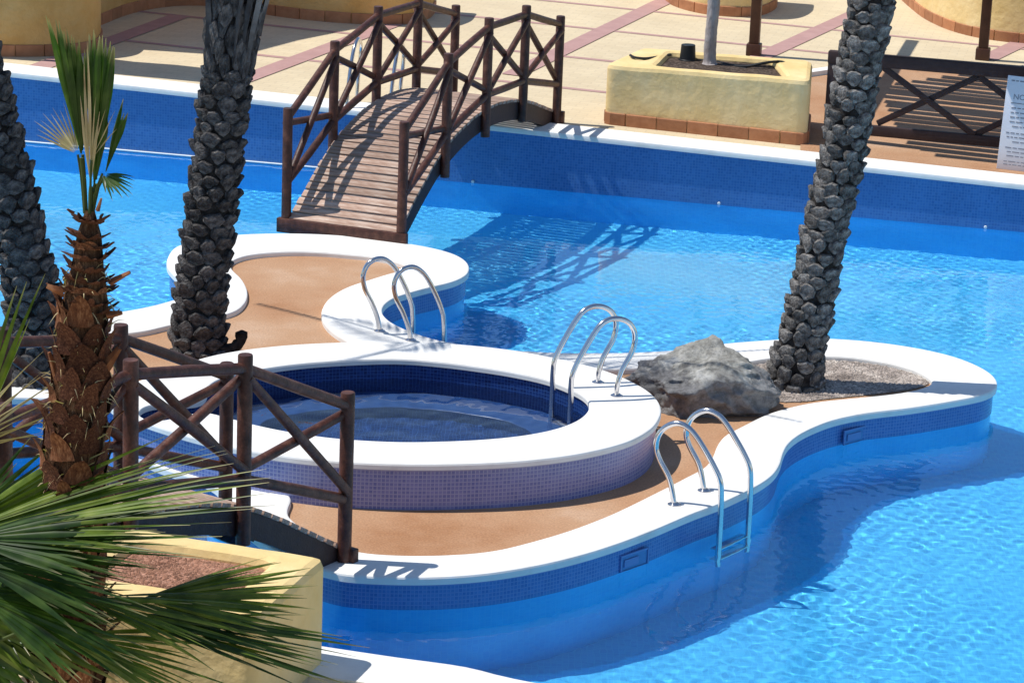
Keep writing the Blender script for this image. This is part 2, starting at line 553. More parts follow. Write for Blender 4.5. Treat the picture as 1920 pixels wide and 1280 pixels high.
def leaf_mat(name, cols, vary=.3, trans=.3, rough=.36, spec=.32, dry_tip=False):
    m, nt, b = new_mat(name)
    L = nt.links
    co = coords(nt, 'Object')
    n1 = N(nt, 'ShaderNodeTexNoise', i_Scale=7, i_Detail=4)
    L.new(co, n1.inputs['Vector'])
    c = ramp(nt, n1.outputs[0], [(.3 + .4 * i / (len(cols) - 1), q) for i, q in enumerate(cols)])
    if dry_tip:
        uv = coords(nt, 'UV')
        sp = nt.nodes.new('ShaderNodeSeparateXYZ')
        L.new(uv, sp.inputs[0])
        mr = N(nt, 'ShaderNodeMapRange')
        mr.inputs[1].default_value = .86; mr.inputs[2].default_value = 1.03
        L.new(sp.outputs[0], mr.inputs[0])
        mt = N(nt, 'ShaderNodeMix', data_type='RGBA')
        L.new(mr.outputs[0], mt.inputs[0]); L.new(c, mt.inputs[6])
        mt.inputs[7].default_value = (.42, .34, .19, 1)
        c = mt.outputs[2]
    oi = nt.nodes.new('ShaderNodeObjectInfo')
    hs = N(nt, 'ShaderNodeHueSaturation')
    mr2 = N(nt, 'ShaderNodeMapRange')
    mr2.inputs[3].default_value = 1 - vary; mr2.inputs[4].default_value = 1 + vary
    L.new(oi.outputs['Random'], mr2.inputs[0]); L.new(mr2.outputs[0], hs.inputs['Value']); L.new(c, hs.inputs['Color'])
    c = hs.outputs[0]
    L.new(c, b.inputs['Base Color'])
    b.inputs['Roughness'].default_value = rough
    b.inputs['Specular IOR Level'].default_value = spec
    tr = N(nt, 'ShaderNodeBsdfTranslucent')
    bri = N(nt, 'ShaderNodeMix', data_type='RGBA', blend_type='MULTIPLY')
    bri.inputs[0].default_value = 1; bri.inputs[7].default_value = (1.3, 1.6, .6, 1)
    L.new(c, bri.inputs[6]); L.new(bri.outputs[2], tr.inputs[0])
    mix = N(nt, 'ShaderNodeMixShader'); mix.inputs[0].default_value = trans
    out = nt.nodes['Material Output']
    L.new(b.outputs[0], mix.inputs[1]); L.new(tr.outputs[0], mix.inputs[2]); L.new(mix.outputs[0], out.inputs[0])
    return m
M['fan_leaf'] = leaf_mat('green_fan_leaf', [(.05, .085, .010), (.11, .16, .018), (.20, .24, .045)], dry_tip=True)
M['fan_dark'] = leaf_mat('deep_green_fan_leaf', [(.014, .036, .007), (.035, .075, .012), (.075, .125, .022)], dry_tip=True)
M['young_leaf'] = leaf_mat('young_green_leaf', [(.022, .06, .008), (.05, .11, .014), (.12, .19, .035)], dry_tip=True, trans=.35)
M['dry_leaf'] = leaf_mat('dry_straw_leaf', [(.3, .21, .1), (.42, .33, .18), (.5, .42, .26)], trans=.2, rough=.7)
M['petiole'] = noisy('green_petiole', [(.035, .055, .010), (.075, .10, .022)], scale=5, rough=.75, bump=.1)
M['crown'] = leaf_mat('date_palm_leaf', [(.05, .08, .03), (.09, .13, .05)], trans=.2)

WZ = -.17            # water level
FZ = -1.30           # pool floor
NTZ = .40            # near terrace level

# ------------------------------------------------------------------ structure: pool shell
WA, WB = P(50, 268, WZ), P(1848, 428, WZ)
WU = V((WB.x - WA.x, WB.y - WA.y, 0)).normalized()     # along the far edge
WN = V((-WU.y, WU.x, 0))                                # away from the camera
def wl(s, v=0.0):
    """point on the terrace: s metres along the far edge from x=0, v metres behind it"""
    base = WA + WU * ((0 - WA.x) / WU.x + 0)
    p = V((base.x, base.y, 0)) + WU * s + WN * v
    return V((p.x, p.y, tz(p.x)))

ground = MB().add([(-300, -60, -1.7), (300, -60, -1.7), (300, 500, -1.7), (-300, 500, -1.7)], [(0, 1, 2, 3)]).build('ground', M['ground'])
kind(ground, 'structure')
pf = MB().add([(-10, 10, FZ), (10, 10, FZ), (10, 34, FZ), (-10, 34, FZ)], [(0, 1, 2, 3)]).build('pool_floor', M['pool_floor'])
kind(pf, 'structure'); receiver(pf)

# far pool wall
wl_line = [wl(s) for s in np.linspace(-9.4, 9.4, 60)]
mbw = wall_mb([p - WN * .0 for p in wl_line], WZ - .03, lambda p: tz(p.x) - .05, closed=False)
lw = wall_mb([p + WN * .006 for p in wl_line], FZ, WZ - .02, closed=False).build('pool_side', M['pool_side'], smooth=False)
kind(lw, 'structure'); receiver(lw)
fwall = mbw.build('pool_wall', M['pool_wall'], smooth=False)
kind(fwall, 'structure'); receiver(fwall)
# white trim strip at the waterline, left of the bridge
mb = MB()
mb.tube([wl(s, -.012) * 1 + V((0, 0, -tz(wl(s).x) + WZ + .016)) for s in np.linspace(-8.5, -2.0, 30)], .010, 6)
trim = mb.build('waterline_trim', M['white_trim'], fwall)

# far coping
def coping_strip(name, front, back, zf, thick=.055, rnd=.018):
    """front/back open polylines with equal counts"""
    mb = MB()
    n = len(front)
    prof = []
    for f, b in zip(front, back):
        d = (b - f); d.z = 0; d.normalize()
        z = zf(f)
        prof.append([V((f.x, f.y, z - thick)), V((f.x, f.y, z - rnd)), V((f.x, f.y, z - rnd * .3)) + d * rnd * .3,
                     V((f.x, f.y, z)) + d * rnd, V((b.x, b.y, zf(b))), V((b.x, b.y, zf(b) - thick))])
    vs = [q for p in prof for q in p]
    m = 6
    fs = [(i * m + k, (i + 1) * m + k, (i + 1) * m + k + 1, i * m + k + 1) for i in range(n - 1) for k in range(m - 1)]
    fs += [((i + 1) * m, i * m, i * m + m - 1, (i + 1) * m + m - 1) for i in range(n - 1)]
    mb.add(vs, fs)
    o = mb.build(name, M['coping'])
    kind(o, 'structure')
    return o
ss = np.linspace(-9.4, 9.4, 60)
COPW = .40
coping_strip('terrace_coping', [wl(s, -.03) for s in ss], [wl(s, COPW) for s in ss], lambda p: tz(p.x) + .012)

# far terrace sheet
tv = []; tf = []
xs = list(np.linspace(-9.4, 9.4, 40)); vv = [COPW - .01, 2, 5, 9, 14, 30]
for v_ in vv:
    for s in xs:
        p = wl(s, v_); tv.append(V((p.x, p.y, tz(p.x))))
for j in range(len(vv) - 1):
    for i in range(len(xs) - 1):
        a = j * len(xs) + i
        tf.append((a, a + 1, a + len(xs) + 1, a + len(xs)))
# pavers are laid square to the pool edge: turn the object so its own axes follow it
ang = math.atan2(WU.y, WU.x)
R = Matrix.Rotation(ang, 4, 'Z')
me = bpy.data.meshes.new('terrace_paving')
me.from_pydata([tuple(R.inverted() @ p) for p in tv], [], tf)
me.materials.append(M['paver'])
terr = bpy.data.objects.new('terrace_paving', me)
COL.objects.link(terr); terr.matrix_world = R
kind(terr, 'structure')

# side and near ground slabs
def slab(name, loop, z, mat, wall_mat, zb=FZ - .1):
    loop = ccw([V((p[0], p[1], 0)) for p in loop])
    o = sheet_mb(loop, z).build(name, mat, smooth=False)
    kind(o, 'structure')
    w_ = wall_mb(loop, zb, z, flip=False).build('pool_wall', wall_mat, smooth=False)
    kind(w_, 'structure'); receiver(w_)
    return o
NE = [P(961, 1277, NTZ), P(870, 1255, NTZ), P(742, 1237, NTZ), P(596, 1215, NTZ)]
ne_dir = (NE[3] - NE[0]).normalized()
near_edge = [V((10, 11.2, 0)), V((4, 13.1, 0)), V((2, 13.8, 0))] + NE + [V((-1.6, 14.98, 0)), V((-2.15, 15.12, 0)),
             V((-2.62, 14.98, 0)), V((-2.9, 14.5, 0)), V((-3.3, 14.0, 0)), V((-4.2, 13.7, 0)), V((-10, 13.2, 0))]
near_edge = [V((p.x, p.y, 0)) for p in near_edge]
ne_s = catmull(near_edge, closed=False, step=.08)
nt_loop = ne_s + [V((-10, 3, 0)), V((10, 3, 0))]
NEAR_LOOP = ccw(nt_loop)
nsheet = sheet_mb(NEAR_LOOP, NTZ).build('near_terrace', M['paver'], smooth=False); kind(nsheet, 'structure')
nwall = wall_mb(ne_s[::-1], FZ, NTZ - .05, closed=False).build('pool_wall', M['pool_wall'], smooth=False)
kind(nwall, 'structure'); receiver(nwall)
def offl(line, d):
    out = []
    for i, p in enumerate(line):
        t = line[min(i + 1, len(line) - 1)] - line[max(i - 1, 0)]
        out.append(p + V((t.y, -t.x, 0)).normalized() * d)
    return out
coping_strip('near_coping', offl(ne_s, .03), offl(ne_s, -.38), lambda p: NTZ + .012)
for sx in (-1, 1):
    x0, x1 = (-30, -9.4) if sx < 0 else (9.4, 30)
    o = MB().box(((x0 + x1) / 2, 22, (-1.4 + .36) / 2), (x1 - x0, 44, 1.76)).build('side_terrace', M['paver'], smooth=False)
    kind(o, 'structure')

# ------------------------------------------------------------------ island
IZ = .045            # coping top
out_px = [(-260, 640), (-150, 632), (0, 617), (100, 603), (198, 588), (265, 577), (320, 563), (352, 551), (358, 540), (345, 530),
    (326, 514), (313, 497), (315, 480), (332, 461), (380, 447), (440, 440), (534, 437), (640, 441), (750, 454), (800, 462), (850, 475), (874, 489),
    (880, 502), (874, 515), (850, 527), (801, 539), (768, 548), (736, 559), (719, 573), (717, 586), (729, 600), (752, 613), (785, 626),
    (818, 636), (852, 643), (902, 650), (970, 656), (1033, 660), (1104, 661), (1188, 660), (1270, 655), (1351, 644), (1424, 638),
    (1490, 634), (1554, 634), (1627, 639), (1709, 650), (1790, 668), (1847, 692), (1869, 712), (1867, 727), (1847, 738), (1790, 750),
    (1709, 763), (1627, 773), (1567, 785), (1526, 800), (1497, 815), (1477, 832), (1468, 850), (1463, 868), (1450, 888), (1424, 907),
    (1384, 927), (1351, 942), (1302, 960), (1224, 993), (1146, 1022), (1068, 1045), (990, 1062), (911, 1074), (833, 1080), (755, 1081),
    (677, 1078), (638, 1074), (600, 1064), (540, 1042), (480, 1007), (440, 967), (415, 922), (388, 902), (330, 884), (280, 866), (240, 846), (231, 828), (238, 800), (228, 772),
    (201, 753), (120, 747), (40, 744), (-100, 746), (-260, 750)]
in_px = [(-230, 668), (-100, 662), (0, 654), (100, 643), (215, 627), (270, 620), (327, 607), (400, 594), (440, 583), (460, 566), (464, 545),
    (453, 522), (434, 502), (437, 488), (470, 477), (540, 471), (600, 472), (650, 476), (701, 481), (741, 489), (764, 498), (762, 505),
    (734, 511), (701, 521), (650, 538), (620, 556), (605, 575), (603, 592), (613, 611), (634, 628), (657, 641), (700, 662), (780, 678),
    (870, 684), (970, 688), (1104, 692), (1190, 690), (1250, 686), (1330, 682), (1404, 677), (1441, 671), (1490, 667), (1554, 667), (1607, 670),
    (1668, 680), (1709, 690), (1739, 704), (1748, 716), (1729, 727), (1688, 736), (1627, 743), (1546, 751), (1506, 757), (1445, 773),
    (1388, 800), (1360, 815), (1345, 833), (1338, 851), (1322, 874), (1282, 896), (1221, 927), (1146, 963), (1068, 993), (990, 1016),
    (931, 1030), (872, 1037), (794, 1040), (736, 1039), (677, 1034), (620, 1016), (570, 990), (541, 966), (540, 952), (546, 932), (510, 906),
    (445, 888), (385, 875), (330, 865), (285, 856), (252, 845), (243, 832), (250, 815), (262, 790), (262, 755), (215, 730), (100, 723), (0, 725), (-150, 728), (-230, 722)]
ISL_O = smooth_loop(resample(ccw([p for p in catmull([P(x, y, IZ) for x, y in out_px])]), .04), 3)
ISL_I = smooth_loop(resample(ccw([p for p in catmull([P(x, y, IZ) for x, y in in_px])]), .04), 2)
ic = ring_mb(ISL_O, ISL_I, IZ - .055, IZ, .016).build('island_coping', M['coping'], angle=60)
kind(ic, 'structure')
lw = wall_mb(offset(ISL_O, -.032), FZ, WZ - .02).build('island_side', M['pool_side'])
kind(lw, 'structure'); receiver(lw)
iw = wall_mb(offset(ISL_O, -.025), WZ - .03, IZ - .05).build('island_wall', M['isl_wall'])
kind(iw, 'structure'); receiver(iw)

# skimmer openings in the island wall
def skimmer(px0, px1, ytop, ybot, label):
    a = P(px0[0], px0[1], -.09); b = P(px1[0], px1[1], -.09)
    d = (b - a); d.z = 0; L = d.length; d.normalize()
    nn = V((d.y, -d.x, 0))
    if nn.y > 0:
        nn = -nn
    c = (a + b) / 2
    c.z = -.125
    q = min(offset(ISL_O, -.025), key=lambda p: (V((p.x, p.y, 0)) - V((c.x, c.y, 0))).length)
    c.x, c.y = q.x, q.y
    c = c + nn * .012
    rot = Matrix((d, nn, V((0, 0, 1)))).transposed()
    t = thing('pool_skimmer', c, label, 'pool skimmer', 'skimmer openings in the island wall')
    mb = MB()
    mb.box(c + V((0, 0, .055)), (L, .012, .012), rot); mb.box(c - V((0, 0, .055)), (L, .012, .012), rot)
    mb.box(c + d * (L / 2 - .007), (.012, .012, .096), rot); mb.box(c - d * (L / 2 - .007), (.012, .012, .096), rot)
    mb.build('frame', M['isl_wall'], t, smooth=False)
    MB().box(c - nn * .004, (L - .028, .006, .096), rot).build('opening', M['pool_wall'], t, smooth=False)
    MB().box(c + nn * .004 - d * L * .12, (L * .5, .006, .05), rot).build('flap', M['isl_wall'], t, smooth=False)
skimmer((1562, 806), (1612, 793), 0, 0, 'dark skimmer slot in the island wall below the gravel bed')
skimmer((1153, 1046), (1206, 1028), 0, 0, 'dark skimmer slot in the island wall left of the front ladder')

# gravel bed round the right-hand palm
gpx = [(1330, 690), (1404, 683), (1441, 676), (1490, 670), (1554, 670), (1607, 673), (1668, 683), (1709, 693), (1736, 706), (1744, 716),
       (1725, 726), (1688, 733), (1627, 740), (1546, 748), (1500, 753), (1450, 752), (1420, 742), (1380, 730), (1340, 720)]
GR = smooth_loop(resample(ccw(catmull([P(x, y, .006) for x, y in gpx])), .05), 1)
gb = sheet_mb(GR, .006).build('gravel_bed', M['gravel_bed'], smooth=False)
kind(gb, 'structure')
def pebbles(name, loop, z, count, r0, r1, mat, zf=None):
    mb = MB()
    xs_ = [p.x for p in loop]; ys_ = [p.y for p in loop]
    got = 0; tries = 0
    base = [V((0, 0, 1)), V((.87, 0, -.1)), V((.27, .83, 0)), V((-.7, .5, .1)), V((-.7, -.5, -.1)), V((.27, -.83, .1))]
    fsb = [(0, 1, 2), (0, 2, 3), (0, 3, 4), (0, 4, 5), (0, 5, 1)]
    while got < count and tries < count * 20:
        tries += 1
        p = V((random.uniform(min(xs_), max(xs_)), random.uniform(min(ys_), max(ys_)), 0))
        if not inside(p, loop):
            continue
        r = random.uniform(r0, r1); q = random.uniform(0, 6.28); c_, s_ = math.cos(q), math.sin(q)
        sx_, sy_, sz_ = r * random.uniform(.7, 1.3), r * random.uniform(.7, 1.3), r * random.uniform(.5, .9)
        p.z = zf(p) if zf else z
        vs = [p + V((b.x * sx_ * c_ - b.y * sy_ * s_, b.x * sx_ * s_ + b.y * sy_ * c_, b.z * sz_ * .9 + sz_ * .2)) for b in base]
        mb.add(vs, fsb); got += 1
    o = mb.build(name, mat, smooth=False)
    kind(o, 'stuff')
    return o
pebbles('gravel', GR, .006, 5200, .008, .017, M['gravel'])

# ------------------------------------------------------------------ hot tub
SZ = .33
so_px = [(1240, 765), (1236, 783), (1222, 802), (1180, 826), (1100, 847), (1000, 861), (880, 868), (745, 869), (620, 863), (515, 851), (440, 838),
         (380, 823), (320, 806), (260, 786), (215, 768), (202, 753), (212, 737), (250, 717), (300, 698), (380, 670), (450, 656), (540, 646), (640, 641), (745, 640),
         (850, 644), (950, 654), (1040, 670), (1130, 692), (1200, 722), (1230, 745)]
si_px = [(1105, 757), (1100, 772), (1080, 788), (1040, 803), (980, 815), (900, 823), (800, 827), (740, 827), (660, 823), (600, 817), (525, 805),
         (470, 793), (425, 781), (385, 772), (340, 778), (300, 788), (268, 783), (262, 768), (285, 757), (330, 755), (372, 752), (387, 740), (392, 722), (415, 708),
         (450, 698), (500, 689), (560, 681), (640, 675), (745, 672), (820, 677), (902, 687), (970, 698), (1030, 712), (1075, 730), (1098, 744)]
SP_O = smooth_loop(resample(ccw(catmull([P(x, y, SZ) for x, y in so_px])), .04), 3)
SP_I = smooth_loop(resample(ccw(catmull([P(x, y, SZ) for x, y in si_px])), .035), 2)
sc = sum((p for p in SP_I), V()) / len(SP_I)
tub = thing('hot_tub', (sc.x, sc.y, 0), 'round raised hot tub with white stone rim and navy mosaic inside', 'hot tub')
ring_mb(SP_O, SP_I, SZ - .045, SZ, .016).build('coping', M['coping'], tub, angle=60)
ow = wall_mb(offset(SP_O, -.03), FZ, SZ - .04).build('outer_wall', M['spa_wall'], tub)
def sheet_minus(outer, hole, z):
    pts = [V((p.x, p.y)) for p in outer] + [V((p.x, p.y)) for p in hole]
    n, m = len(outer), len(hole)
    ed = [(i, (i + 1) % n) for i in range(n)] + [(n + i, n + (i + 1) % m) for i in range(m)]
    vo, _, fo, _, _, _ = geometry.delaunay_2d_cdt(pts, ed, [], 0, 1e-5)
    fs = []
    for f in fo:
        c = sum((vo[i] for i in f), V((0, 0))) / len(f)
        if inside(c, outer) and not inside(c, hole):
            a, b, d = (vo[i] for i in f[:3])
            fs.append(tuple(f) if (b - a).cross(d - a) > 0 else tuple(f)[::-1])
    return MB().add([V((p.x, p.y, z)) for p in vo], fs)
ip = sheet_minus(smooth_loop(offset(ISL_I, .03), 1), offset(SP_O, -.06), 0).build('island_paving', M['terracotta'], smooth=False)
kind(ip, 'structure')
BN = .36; BZ = -.13; BF = -.36
inw = wall_mb(offset(SP_I, .012), BZ, SZ - .04, flip=True).build('inner_wall', M['spa_in'], tub)
# bench: an oval inside the main bowl
bl = [p for p in SP_I]
cc = V((P(745, 752, SZ).x, P(745, 752, SZ).y, 0))
main = []
for k in range(90):
    q = 2 * math.pi * k / 90
    d = V((math.cos(q), math.sin(q), 0))
    best = 1e9
    for i in range(len(bl)):
        a = bl[i] - cc; b2 = bl[(i + 1) % len(bl)] - cc
        a = V((a.x, a.y, 0)); b2 = V((b2.x, b2.y, 0))
        den = d.x * (b2.y - a.y) - d.y * (b2.x - a.x)
        if abs(den) < 1e-9:
            continue
        t = (a.x * (b2.y - a.y) - a.y * (b2.x - a.x)) / den
        u = (a.x * d.y - a.y * d.x) / den
        if t > 0 and -1e-6 <= u <= 1 + 1e-6:
            best = min(best, t)
    main.append(cc + d * (min(best, 1.36) - BN))
main = smooth_loop(main, 4)
bench = ring_mb(offset(SP_I, .014), main, BZ - .02, BZ, .008).build('bench', M['spa_in'], tub, angle=60)
riser = wall_mb(offset(main, .002), BF, BZ - .005, flip=True).build('riser', M['spa_in'], tub)
tfloor = sheet_mb(offset(main, .01), BF).build('tub_floor', M['spa_in'], tub, smooth=False)
for o_ in (inw, bench, riser, tfloor):
    receiver(o_)

# ------------------------------------------------------------------ water
def waves(X, Y, comps):
    Z = np.zeros_like(X)
    for kx, ky, ph, a in comps:
        Z += a * np.sin(kx * X + ky * Y + ph)
    return Z
def wave_set(n, l0, l1, amp, seed):
    g = np.random.default_rng(seed); out = []
    for _ in range(n):
        lam = l0 * (l1 / l0) ** g.random()
        q = g.random() * 2 * math.pi
        k = 2 * math.pi / lam
        out.append((k * math.cos(q), k * math.sin(q), g.random() * 6.28, amp * lam * (.6 + .8 * g.random())))
    return out
def in_loop_np(X, Y, loop):
    lx = np.array([p.x for p in loop]); ly = np.array([p.y for p in loop])
    c = np.zeros(X.shape, bool); j = len(lx) - 1
    for i in range(len(lx)):
        cond = (ly[i] > Y) != (ly[j] > Y)
        with np.errstate(divide='ignore', invalid='ignore'):
            xi = (lx[j] - lx[i]) * (Y - ly[i]) / (ly[j] - ly[i]) + lx[i]
        c ^= cond & (X < xi)
        j = i
    return c
def water_grid(name, x0, x1, y0, y1, step, z, comps, mat, keep):
    nx, ny = int((x1 - x0) / step), int((y1 - y0) / step)
    gx = np.linspace(x0, x1, nx + 1); gy = np.linspace(y0, y1, ny + 1)
    X, Y = np.meshgrid(gx, gy)
    Z = z + waves(X, Y, comps) * np.clip(.95 + .55 * waves(X, Y, wave_set(7, 1.3, 4.5, .16, 21)), .35, 1.6)
    vs = np.stack([X, Y, Z], -1).reshape(-1, 3)
    cx = (X[:-1, :-1] + X[1:, 1:]) / 2; cy = (Y[:-1, :-1] + Y[1:, 1:]) / 2
    ok = keep(cx, cy).reshape(-1)
    i = np.arange(ny)[:, None] * (nx + 1) + np.arange(nx)[None, :]
    f = np.stack([i, i + 1, i + nx + 2, i + nx + 1], -1).reshape(-1, 4)[ok]
    me = bpy.data.meshes.new(name)
    me.vertices.add(len(vs)); me.vertices.foreach_set('co', vs.ravel())
    me.loops.add(f.size); me.loops.foreach_set('vertex_index', f.ravel().astype(np.int32))
    me.polygons.add(len(f))
    me.polygons.foreach_set('loop_start', np.arange(0, f.size, 4, dtype=np.int32))
    me.update(calc_edges=True)
    bm = bmesh.new(); bm.from_mesh(me)
    bmesh.ops.delete(bm, geom=[q for q in bm.verts if not q.link_faces], context='VERTS')
    bm.to_mesh(me); bm.free()
    me.polygons.foreach_set('use_smooth', np.ones(len(me.polygons), bool))
    me.materials.append(mat)
    o = bpy.data.objects.new(name, me)
    COL.objects.link(o)
    o.cycles.is_caustics_caster = True
    kind(o, 'structure')
    return o
isl_in = offset(ISL_O, -.12)[::3]
spa_in_loop = offset(SP_O, -.12)[::3]
near_in = offset(NEAR_LOOP, -.1)
wn0 = wl(0)
def keep_pool(X, Y):
    far = (X - wn0.x) * WN.x + (Y - wn0.y) * WN.y
    return ~(in_loop_np(X, Y, isl_in) | in_loop_np(X, Y, spa_in_loop) | in_loop_np(X, Y, near_in)) & (far < .1)
comps = wave_set(36, .06, .14, .0009, 3) + wave_set(14, .25, .9, .0005, 5)
water_grid('pool_water', -7.4, 7.4, 12.2, 31.4, .024, WZ, comps, M['water'], keep_pool)
def keep_tub(X, Y):
    return in_loop_np(X, Y, offset(SP_I, .03)[::2])
tub_in = offset(SP_I, .05)
water_grid('hot_tub_water', min(p.x for p in tub_in), max(p.x for p in tub_in), min(p.y for p in tub_in), max(p.y for p in tub_in),
           .022, .17, wave_set(26, .09, .45, .0009, 11), M['spa_water'], keep_tub)

# white inlets on the far wall
for i, (px, py) in enumerate(((1347, 385), (1848, 427), (885, 344))):
    p = P(px, py, WZ)
    d = (p - wn0); s = d.dot(WU)
    c = wl(s, -.012); c.z = WZ + .012
    mb = MB()
    q = WN.to_track_quat('Z', 'Y').to_matrix()
    mb2 = MB().lathe([(.012, -.006), (.016, .0), (.016, .006)], n=16)
    mb.add([q @ V(v_) + c for v_ in mb2.v], mb2.f)
    o = mb.build('inlet_nozzle', M['white_trim'])
    o['label'] = ['small white inlet at the waterline of the far wall left of the leaning palm',
                  'small white inlet at the waterline of the far wall right of the leaning palm',
                  'small white inlet at the waterline beside the far footbridge'][i]
    o['category'] = 'pool inlet'; o['group'] = 'white inlets along the far pool wall'

# ------------------------------------------------------------------ terrace bands
def band(p, q, wd, name='paving_band', lift=.004):
    p = V(p); q = V(q)
    d = (q - p); d.z = 0; d.normalize()
    nn = V((-d.y, d.x, 0)) * (wd / 2)
    vs = []
    n = 10
    for k in range(n + 1):
        c = p.lerp(q, k / n)
        for sgn in (-1, 1):
            v_ = c + nn * sgn
            vs.append(V((v_.x, v_.y, tz(v_.x) + lift)))
    fs = [(2 * k, 2 * k + 2, 2 * k + 3, 2 * k + 1) for k in range(n)]
    o = MB().add(vs, fs).build(name, M['band'], smooth=False)
    o.parent = terr; o.matrix_parent_inverse = terr.matrix_world.inverted()
    return o
for pa, pb, wd in (((40, 139), (337, 31), .24), ((430, 160), (760, 37), .24), ((960, 142), (1260, -4), .24),
                   ((1400, 120), (1640, 10), .24), ((1850, 112), (1990, 45), .24)):
    a, b = PT(*pa), PT(*pb)
    d = (b - a).normalized()
    band(a, b, wd, lift=.008)
for (px, py) in ((1055, 5), (1055, 49), (1055, 106), (1055, 165)):
    p = PT(px, py); v_ = (p - wn0).dot(WN)
    band(wl(-9, v_), wl(9, v_), .10, lift=.004)

# sunken terracotta corner behind the railing and its white kerb
tc_px = [(1506, 149), (1580, 138), (1655, 127), (1740, 125), (1850, 135), (1990, 152), (2060, 360), (1500, 292)]
TCL = ccw([PT(x, y) for x, y in tc_px])
tco = sheet_mb(TCL, lambda p: tz(p.x) + .012).build('terracotta_walkway', M['terracotta'], smooth=False)
kind(tco, 'structure')
kb = MB()
kline = [PT(x, y) for x, y in ((1498, 146), (1580, 134), (1655, 123), (1740, 121), (1850, 131), (1990, 148))]
kl2 = [V((p.x, p.y, tz(p.x))) for p in catmull(kline, False, .1)]
lf, rg = offl(kl2, -.07), offl(kl2, .07)
vs_k = []
for a_, b_ in zip(lf, rg):
    z_ = tz(a_.x)
    vs_k += [V((a_.x, a_.y, z_ - .02)), V((a_.x, a_.y, z_ + .06)), V((b_.x, b_.y, z_ + .06)), V((b_.x, b_.y, z_ - .02))]
kb.add(vs_k, [(i * 4 + e, (i + 1) * 4 + e, (i + 1) * 4 + e + 1, i * 4 + e + 1) for i in range(len(lf) - 1) for e in range(3)])
ko = kb.build('kerb', M['coping'], smooth=False)
kind(ko, 'structure')

# ------------------------------------------------------------------ footbridges
def cubic(tab, t):
    n = len(tab) - 1
    i = max(0, min(n - 1, int(math.floor(t))))
    f = t - i
    p0 = tab[i - 1] if i > 0 else 2 * tab[0] - tab[1]
    p3 = tab[i + 2] if i + 2 <= n else 2 * tab[n] - tab[n - 1]
    p1, p2 = tab[i], tab[i + 1]
    return p1 + .5 * f * (p2 - p0 + f * (2 * p0 - 5 * p1 + 4 * p2 - p3 + f * (3 * (p1 - p2) + p3 - p0)))
def footbridge(o0, axis, width, tops, decks, bots, label, group, left_sign=1, r_post=.045):
    a = V((axis[0], axis[1], 0)); L = a.length; a.normalize()
    side = V((-a.y, a.x, 0)) * left_sign
    step = L / 4
    t = thing('footbridge', o0, label, 'footbridge', group)
    def pt(s, y, z):
        return V((o0[0], o0[1], 0)) + a * (s * step) + side * y + V((0, 0, z))
    rail_r = .034
    for y in (0, width):
        ypost = y + (-.0 if y == 0 else .0)
        for i in range(5):
            MB().tube([pt(i, ypost, bots[i]), pt(i, ypost, tops[i] - .008), pt(i, ypost, tops[i])], [r_post, r_post, r_post * .9], 14).build('post', M['wood'], t)
        for i in range(4):
            def rod(z0, z1, r, dy, nm, e0=.0, e1=.0):
                p, q = pt(i, ypost + dy, z0), pt(i + 1, ypost + dy, z1)
                d = (q - p).normalized()
                p = p + d * e0; q = q - d * e1
                mid = (p + q) / 2 + V((random.uniform(-.004, .004), 0, random.uniform(-.004, .004)))
                MB().tube([p, mid, q], [r, r * 1.03, r * .97], 12).build(nm, M['wood'], t)
            hb = lambda k: bots[k] + .40
            rod(tops[i] - .085, tops[i + 1] - .085, rail_r, 0, 'top_rail')
            rod(hb(i), hb(i + 1), rail_r, 0, 'lower_rail')
            rod(hb(i) + .05, tops[i + 1] - .14, rail_r * .92, -.02, 'brace')
            rod(tops[i] - .14, hb(i + 1) + .05, rail_r * .92, .022, 'brace')
    # curved side beams
    for y in (.065, width - .065):
        mb = MB()
        n = 36; vs = []
        for k in range(n + 1):
            s = 4 * k / n
            z = cubic(decks, s) - .012
            for (dy, dz) in ((-.03, -.17), (.03, -.17), (.03, 0), (-.03, 0)):
                vs.append(pt(s, y + dy, z + dz))
        fs = [(k * 4 + e, k * 4 + (e + 1) % 4, (k + 1) * 4 + (e + 1) % 4, (k + 1) * 4 + e) for k in range(n) for e in range(4)]
        fs += [(3, 2, 1, 0), tuple(n * 4 + e for e in range(4))]
        mb.add(vs, fs)
        mb.build('side_beam', M['wood_dark'], t, smooth=False)
    # deck boards
    s = 0.02; k = 0
    shared = []
    for q in range(5):
        b = MB().box((0, 0, 0), (.084, width - .05 + random.uniform(-.01, .01), .03), bev=.006)
        shared.append(b.build('plank', M['plank'], data_only=True))
    while s < 3.99:
        z = cubic(decks, s); z2 = cubic(decks, s + .02)
        sl = math.atan2(z2 - z, .02 * step)
        c = pt(s, width / 2, z + .006 + random.uniform(-.002, .002))
        X = (a * math.cos(sl) + V((0, 0, math.sin(sl))))
        Yv = side.copy()
        Z = X.cross(Yv)
        if Z.z < 0:
            Z = -Z
        m = Matrix((X, Yv, Z)).transposed().to_4x4(); m.translation = c
        o = put('plank', shared[k % 5], m, t)
        s += .103 * math.cos(sl) / step; k += 1
    for s, dz in ((-.03, -.05), (4.03, -.05)):
        c = pt(s, width / 2, cubic(decks, max(0, min(4, s))) + dz - .01)
        m3 = Matrix((a, side, V((0, 0, 1)))).transposed()
        MB().box(c, (.06, width + .14, .13), m3, bev=.008).build('end_beam', M['wood'], t)
    return t
DZ = [.125, .655, .86, .795, .52]
R1 = P(747, 455, .05); R5 = P(1043, 228, .42)
far_ax = R5 - R1
rA = V((R1.x, R1.y, 0)) + V((far_ax.x, far_ax.y, 0)).normalized() * .06
